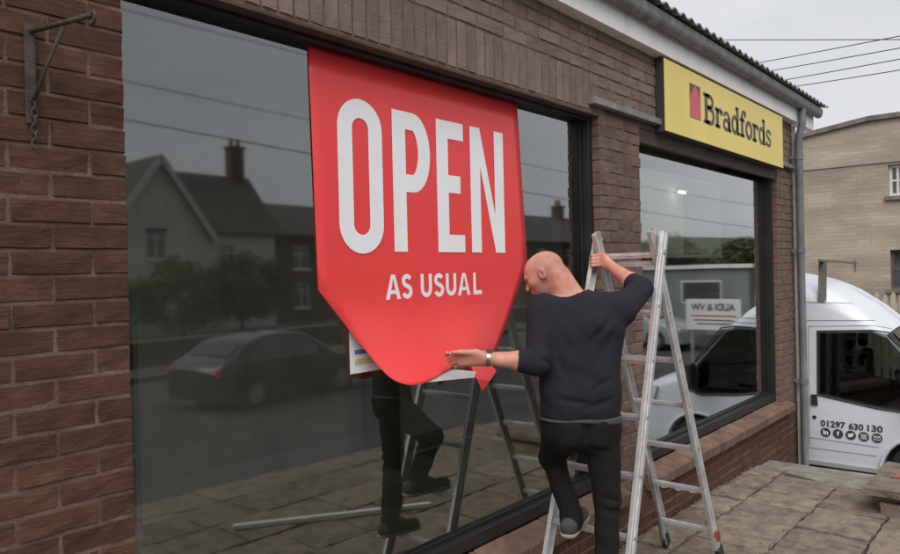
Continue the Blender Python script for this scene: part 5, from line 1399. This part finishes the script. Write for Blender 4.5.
# ================================================================== ACROSS THE ROAD (seen mirrored in the glass)
M_render = mat('cream_render', (.50, .52, .46), .9, noise=.12, nscale=1.2, bump=.3, bscale=20)
M_slate = mat('slate_roof', (.055, .05, .05), .8, col2=(.085, .075, .07), nscale=2, stretch=(.6, .6, 4))
M_redbrick = blocks_mat('red_brickwork', (.085, .038, .028), (.11, .05, .037), (.075, .05, .04), .45, .15)
M_barge = mat('barge_board', (.55, .55, .52), .7, noise=.1, nscale=4)
M_garden = mat('leaf_dark', (.030, .045, .018), .7, noise=.4, nscale=3)
def gable_house(name, label, x0, x1, yf, yb, zeave, zridge, mt_w, mt_r, windows, door=None, chim=None, ridge_along='x', hip=0):
    """front face at y = yf (towards the road), depth to yb (more negative)"""
    e = empty(name, ((x0 + x1) / 2, yf, YARD), label, 'house')
    cx = (x0 + x1) / 2
    def inn(o): o.parent = e; o.matrix_parent_inverse = Matrix.Translation((-cx, -yf, -YARD)); return o
    ym = (yf + yb) / 2
    b = MB()
    # front wall in strips leaving window openings: gather columns
    ops = [(a, c, z0_, z1_) for a, c, z0_, z1_ in windows] + ([door] if door else [])
    xs_ = sorted(set([x0, x1] + [q for op in ops for q in op[:2]]))
    ft = .3
    for a, c in zip(xs_[:-1], xs_[1:]):
        zz_ = YARD - .1
        for op in sorted([op for op in ops if op[0] <= a + 1e-6 and op[1] >= c - 1e-6], key=lambda o: o[2]):
            if op[2] > zz_: b.box(a, c, yf - ft, yf, zz_, op[2])
            zz_ = op[3]
        b.box(a, c, yf - ft, yf, zz_, zeave)
    b.box(x0, x0 + .3, yb, yf - ft, YARD - .1, zeave); b.box(x1 - .3, x1, yb, yf - ft, YARD - .1, zeave); b.box(x0 + .3, x1 - .3, yb, yb + .3, YARD - .1, zeave)
    if ridge_along == 'x' and not hip:
        for xx in (x0, x1 - .3): b.prism([(yf, zeave), (ym, zridge), (yb, zeave)], lambda u, v, t: (t, u, v), xx, xx + .3)
    if ridge_along == 'y':
        b.prism([(x0, zeave), (cx, zridge), (x1, zeave)], lambda u, v, t: (u, t, v), yf - .3, yf); b.prism([(x0, zeave), (cx, zridge), (x1, zeave)], lambda u, v, t: (u, t, v), yb, yb + .3)
    inn(b.build('wall', mt_w, e))
    r = MB(); ov = .3; th = .12
    if ridge_along == 'x':
        sl = (zridge - zeave) / abs(yf - ym)
        for y_e, s_ in ((yf + ov, 1), (yb - ov, -1)):
            ze = zeave - sl * ov
            pts = [(x0 - ov, y_e, ze), (x1 + ov, y_e, ze), (x1 + ov - hip, ym, zridge), (x0 - ov + hip * 0, ym, zridge)]
            r.add([(p[0], p[1], p[2] + .02) for p in pts] + [(p[0], p[1], p[2] + th + .02) for p in pts], [(0, 1, 2, 3), (4, 5, 6, 7), (0, 1, 5, 4), (1, 2, 6, 5), (2, 3, 7, 6), (3, 0, 4, 7)])
        if hip:
            ze = zeave - sl * ov
            r.add([(x1 + ov, yf + ov, ze + .08), (x1 + ov, yb - ov, ze + .08), (x1 + ov - hip, ym, zridge + .1)], [(0, 1, 2)])
    else:
        sl = (zridge - zeave) / (cx - x0)
        for x_e in (x0 - ov, x1 + ov):
            ze = zeave - sl * ov
            pts = [(x_e, yf + ov, ze), (x_e, yb - ov, ze), (cx, yb - ov, zridge), (cx, yf + ov, zridge)]
            r.add([(p[0], p[1], p[2] + .02) for p in pts] + [(p[0], p[1], p[2] + th + .02) for p in pts], [(0, 1, 2, 3), (4, 5, 6, 7), (0, 1, 5, 4), (1, 2, 6, 5), (2, 3, 7, 6), (3, 0, 4, 7)])
        bb = MB()
        for x_e in (x0 - ov, x1 + ov): bb.bar((x_e, yf + ov + .03, zeave - sl * ov - .02), (cx, yf + ov + .03, zridge - .02), .05, .28, up=(0, 0, 1))
        inn(bb.build('barge_board', M_barge, e))
    ro = inn(r.build('roof', mt_r, e))
    for q in chim or []:
        c = MB(); c.box(q[0] - .38, q[0] + .38, ym - .35, ym + .35, zridge - .8, q[1]); c.box(q[0] - .45, q[0] + .45, ym - .42, ym + .42, q[1], q[1] + .12); co = c.build('chimney', M_redbrick, ro)
        for dx in (-.22, .22):
            c = MB(); c.tube([(q[0] + dx, ym, q[1] + .12), (q[0] + dx, ym, q[1] + .6)], [.13, .10], 10); c.build('chimney_pot', mat('clay_pot', (.22, .10, .07), .9, noise=.2, nscale=6), co)
    for a, c, z0_, z1_ in windows:
        f = MB(); fw = .08; ya, yb_ = yf - .16, yf - .08
        f.box(a, a + fw, ya, yb_, z0_, z1_); f.box(c - fw, c, ya, yb_, z0_, z1_); f.box(a + fw, c - fw, ya, yb_, z1_ - fw, z1_); f.box(a + fw, c - fw, ya, yb_, z0_, z0_ + fw); f.box((a + c) / 2 - .04, (a + c) / 2 + .04, ya, yb_ - .01, z0_ + fw, z1_ - fw); f.box(a + fw, c - fw, ya + .01, yb_ - .012, z1_ - .45, z1_ - .40)
        fo = inn(f.build('window', M_wframe, e)); p_ = MB(); p_.box(a + .02, c - .02, ya + .03, ya + .04, z0_ + .02, z1_ - .02); p_.build('pane', M_pane, fo)
        s_ = MB(); s_.box(a - .08, c + .08, yf - .08, yf + .08, z0_ - .1, z0_ - .002); s_.build('sill', M_wframe, fo)
    if door:
        a, c, z0_, z1_ = door; d_ = MB(); d_.box(a + .03, c - .03, yf - .16, yf - .1, z0_, z1_ - .03); do = inn(d_.build('door', mat('door_green', (.04, .07, .05), .5, noise=.1, nscale=5), e))
        h_ = MB(); h_.tube([(c - .15, yf - .09, z0_ + 1), (c - .15, yf - .05, z0_ + 1)], .03, 8); h_.build('handle', M_steel, do)
    return e
# cream cottage: cross gable plus main range
gable_house('cottage_wing', 'cream rendered cottage gable with white barge boards mirrored in the left window', 14.6, 19.55, -30, -38, 4.1, 7.55, M_render, M_slate, [(16.35, 17.4, 2.75, 4.2), (16.35, 17.4, .2, 1.65)], ridge_along='y')
gable_house('cottage', 'cream cottage with dark slate roof and tall chimney mirrored in the left window', 19.6, 23.6, -30.1, -35.6, 4.3, 7.3, M_render, M_slate, [(20.3, 21.2, 2.3, 3.5), (21.9, 22.8, .1, 1.5)], None, [(23.05, 9.0)], 'x')
gable_house('brick_house', 'dark red brick house beyond the cream cottage, mirrored beside the banner', 24.2, 34.0, -31, -39, 4.2, 6.2, M_redbrick, M_slate, [(25.5, 26.6, 2.2, 3.5), (28, 29.1, 2.2, 3.5), (25.5, 26.6, 0, 1.4), (31, 32.1, 2.2, 3.5)], (28.1, 29.1, YARD, 1.3), [(33.0, 7.2)])
gable_house('terraced_house', 'dark brick house with slate roof mirrored right of the banner', 37, 49, -23, -31, 3.7, 5.7, M_redbrick, M_slate, [(38.5, 39.7, 1.9, 3.2), (42, 43.2, 1.9, 3.2), (45.5, 46.7, 1.9, 3.2)], (42, 43, YARD, 1.3), [(40, 6.6), (47.5, 6.6)])
gable_house('end_house', 'plain rendered house far left across the road', 2.0, 10.5, -31, -38.5, 4.0, 6.4, M_render, M_slate, [(3.5, 4.6, 2.2, 3.5), (7.4, 8.5, 2.2, 3.5), (3.5, 4.6, 0, 1.4)], (7.4, 8.4, YARD, 1.3), [(3.0, 7.4)])

# trees and shrubs with real leaves
def leafy(name, label, loc, h, trunk_h, rx, rz, nleaf, lsz, seed, mt_leaf, group=None, nclump=26, cat='tree'):
    rr = np.random.RandomState(seed); e = empty(name, loc, label, cat, group)
    b = MB(); b.tube([(0, 0, -.1), (.05, 0, trunk_h * .6), (0, .06, trunk_h), (.05, .02, trunk_h + rz * .8)], [.16 * h / 5, .12 * h / 5, .09 * h / 5, .03], 8)
    cl = []
    for k in range(nclump):
        a = rr.uniform(0, 2 * math.pi); q = rr.uniform(.25, 1) ** .6; zz_ = rr.uniform(-.85, 1)
        p = np.array([math.cos(a) * rx * q * math.sqrt(max(.05, 1 - zz_ * zz_ * .8)), math.sin(a) * rx * q * math.sqrt(max(.05, 1 - zz_ * zz_ * .8)), trunk_h + rz + zz_ * rz]); cl.append(p)
        if k % 2 == 0: b.tube([(0, 0, trunk_h * .8 + .2 * rz * rr.rand()), tuple(p * np.array([.5, .5, 1]) - np.array([0, 0, .2 * rz])), tuple(p)], [.05 * h / 5, .03 * h / 5, .012], 5)
    b.build('trunk', mat('bark', (.06, .045, .035), .95, noise=.3, nscale=12, bump=.6, bscale=40), e, smooth=True)
    C_ = np.array(cl)[rr.randint(0, nclump, nleaf)]; cs = rr.uniform(.22, .42, nclump)[rr.randint(0, nclump, nleaf)] * rx
    D = rr.normal(size=(nleaf, 3)); D /= np.linalg.norm(D, axis=1)[:, None]; D *= (rr.rand(nleaf, 1) ** .45)
    P = C_ + D * cs[:, None] * np.array([1, 1, .8])
    U = rr.normal(size=(nleaf, 3)); U /= np.linalg.norm(U, axis=1)[:, None]; V_ = np.cross(U, rr.normal(size=(nleaf, 3))); V_ /= np.linalg.norm(V_, axis=1)[:, None]
    s_ = lsz * rr.uniform(.6, 1.3, (nleaf, 1))
    vs = np.stack([P - U * s_, P + V_ * s_ * .45, P + U * s_, P - V_ * s_ * .45], 1).reshape(-1, 3)
    fs = np.arange(nleaf * 4).reshape(-1, 4)
    me = bpy.data.meshes.new('crown'); me.from_pydata(vs.tolist(), [], fs.tolist()); me.update()
    link('crown', me, mt_leaf, e); return e
M_leaf = mat('leaf_green', (.035, .055, .02), .6, col2=(.075, .10, .04), nscale=1.2)
M_leaf2 = mat('leaf_olive', (.05, .06, .025), .6, col2=(.10, .11, .05), nscale=1.2)
leafy('garden_tree', 'dark bushy garden tree in front of the cream cottage gable', (15.9, -26, YARD), 3.6, .7, 1.9, 1.25, 8000, .11, 1, M_leaf, nclump=40)
leafy('garden_tree', 'dark bushy garden tree in front of the cottage chimney range', (18.9, -26.3, YARD), 3.6, .7, 1.9, 1.35, 8000, .11, 2, M_leaf, nclump=40)
for i, (x, y, h_, lb) in enumerate(((46, -18, 4.0, 'rounded olive tree mirrored low in the right window, nearest the jamb'), (54, -15, 4.6, 'broad olive tree mirrored in the right window, middle one'), (60, -24, 5.4, 'tall dark tree mirrored behind the workshop'), (64, -10, 6.2, 'far broad tree at the end of the yard, mirrored in right window'), (40, -6.5, 4.2, 'dark rounded tree behind the silver car, mirrored in right window'))):
    leafy('yard_tree', lb, (x, y, YARD), h_, h_ * .16, h_ * .62, h_ * .36, 9000, .21, 10 + i, M_leaf2, nclump=44)
# low garden wall
gw = empty('garden_wall', (20, -18.2, YARD), 'low brick garden wall across the road in front of the cottage', 'wall')
b = MB(); b.box(-14, 20, -.12, .12, 0, .75); b.build('wall', M_redbrick, gw)
b = MB(); b.box(-14, 20, -.17, .17, .751, .82); b.build('coping', mat('coping_stone', (0, 0, 0)), gw)

# dark car on the road, mirrored in the left window
make_car('dark saloon car with red tail light on the road, mirrored in left window', (11.6, -11.0, YARD), R(-6), mat('car_black', (.014, .015, .017), .25, coat=.7, noise=.1, nscale=3))
make_car('pale green car in front of workshop, mirrored in the right window', (22.2, -6.4, YARD), R(100), mat('car_green', (.30, .38, .34), .3, coat=.6, noise=.05, nscale=3))
make_car('silver car with roof parked beside the workshop, mirrored near window jamb', (30.5, -5.0, YARD), R(150), mat('car_silver', (.45, .46, .47), .3, coat=.6, metal=.3, noise=.05, nscale=3))

# workshop with its sign at the far end of the yard
WKX = 27.5
wk = empty('workshop', (WKX, -10, YARD), 'grey green workshop with white roof trim mirrored in the right window', 'workshop')
M_green = mat('green_cladding', (.22, .25, .235), .7, noise=.12, nscale=2)
b = MB(); b.box(0, 7, -3.6, 3.6, 0, 2.55); b.build('wall', M_green, wk)
b = MB(); b.box(-.12, 7.1, -3.75, 3.75, 2.552, 2.70); b.build('roof_trim', M_fascia, wk)
b = MB(); b.box(-.02, -.002, -2.8, -.4, .02, 2.2); d_ = b.build('roller_door', mat('door_grey', (.26, .27, .27), .6, noise=.1, nscale=3), wk)
for k in range(10):
    q = MB(); q.box(-.035, -.021, -2.79, -.41, .05 + k * .215, .235 + k * .215); q.build('slat', MATS['door_grey'], d_)
b = MB(); b.box(-.03, -.002, 1.0, 2.6, 1.2, 2.1); wn = b.build('window', M_wframe, wk); b = MB(); b.box(-.04, -.031, 1.08, 2.52, 1.28, 2.02); b.build('pane', M_pane, wn)
# board: position from the mirrored pixels, facing the shop
def mir_x(px, py, x):
    d = ray(px, py); t = x / d[0]; p = EYE + d * t; return np.array([p[0], 2 * GLASS_Y - p[1], p[2]])
A_, B_ = mir_x(686, 299, 17.0), mir_x(741, 331, 17.0)
bs = empty('sign_board', (17.0, (A_[1] + B_[1]) / 2, YARD), 'white board reading AUDI & VW on two posts, mirrored in right window', 'sign')
hw_ = abs(A_[1] - B_[1]) / 2; z0_, z1_ = min(A_[2], B_[2]) - YARD, max(A_[2], B_[2]) - YARD
b = MB(); b.box(0, .03, -hw_, hw_, z0_, z1_); b.build('board', mat('board_white', (.80, .80, .80), .5, noise=.04, nscale=4), bs, bevel=.004)
for s_ in (-1, 1):
    b = MB(); b.box(.031, .09, s_ * (hw_ - .12) - .03, s_ * (hw_ - .12) + .03, -.05, z1_ - .04); b.build('post', M_alu_dull, bs)
hh_ = z1_ - z0_
me = font_mesh('AUDI & VW', .2, bold=.006, extr=.001)
link('lettering', fit_text(me, -hw_ * .80, hw_ * .80, z0_ + hh_ * .62, z1_ - hh_ * .14, lambda u, v, t: (-.004 - t, -u, v)), mat('print_dark', (.05, .045, .06), .6, noise=.1, nscale=9), bs)
for k, (q0, q1) in enumerate(((.44, .48), (.30, .335), (.18, .215))):
    b = MB(); b.box(-.004, -.001, -hw_ * (.8 - .1 * k), hw_ * (.8 - .07 * k), z0_ + hh_ * q0, z0_ + hh_ * q1); b.build('printed_line', MATS['print_dark'] if k else M_redlamp, bs)
# cables across the road
cable((-20, -14, 6.8), (60, -14, 4.4), .5, .016, 'slack telephone cable high over the road, mirrored in left window')
cable((-20, -15, 7.6), (60, -15, 6.3), .5, .012, 'second telephone cable above the road, mirrored over the chimney')
cable((8, -16, 8.8), (70, -9, 9.0), .5, .012, 'upper telephone cable mirrored beside the top of the banner')
# far rising ground
hl = MB(); hv = []; nn_ = 60
for i in range(nn_ + 1):
    a = -40 + i * 6; ang = R(a); rr_ = 320; hgt = 9 + 5 * math.sin(i * .7) + 3 * math.sin(i * 1.9 + 1)
    for r2, h2 in ((rr_ - 120, YARD - 1), (rr_, hgt), (rr_ + 90, YARD - 1)): hv.append((math.cos(ang) * r2, math.sin(ang) * r2, h2))
hl.add(hv, [(i * 3 + k, i * 3 + k + 1, (i + 1) * 3 + k + 1, (i + 1) * 3 + k) for i in range(nn_) for k in range(2)])
structure(hl.build('hills', mat('hill_green', (.05, .065, .035), .95, col2=(.09, .10, .055), nscale=.05), smooth=True))
bpy.context.view_layer.update()
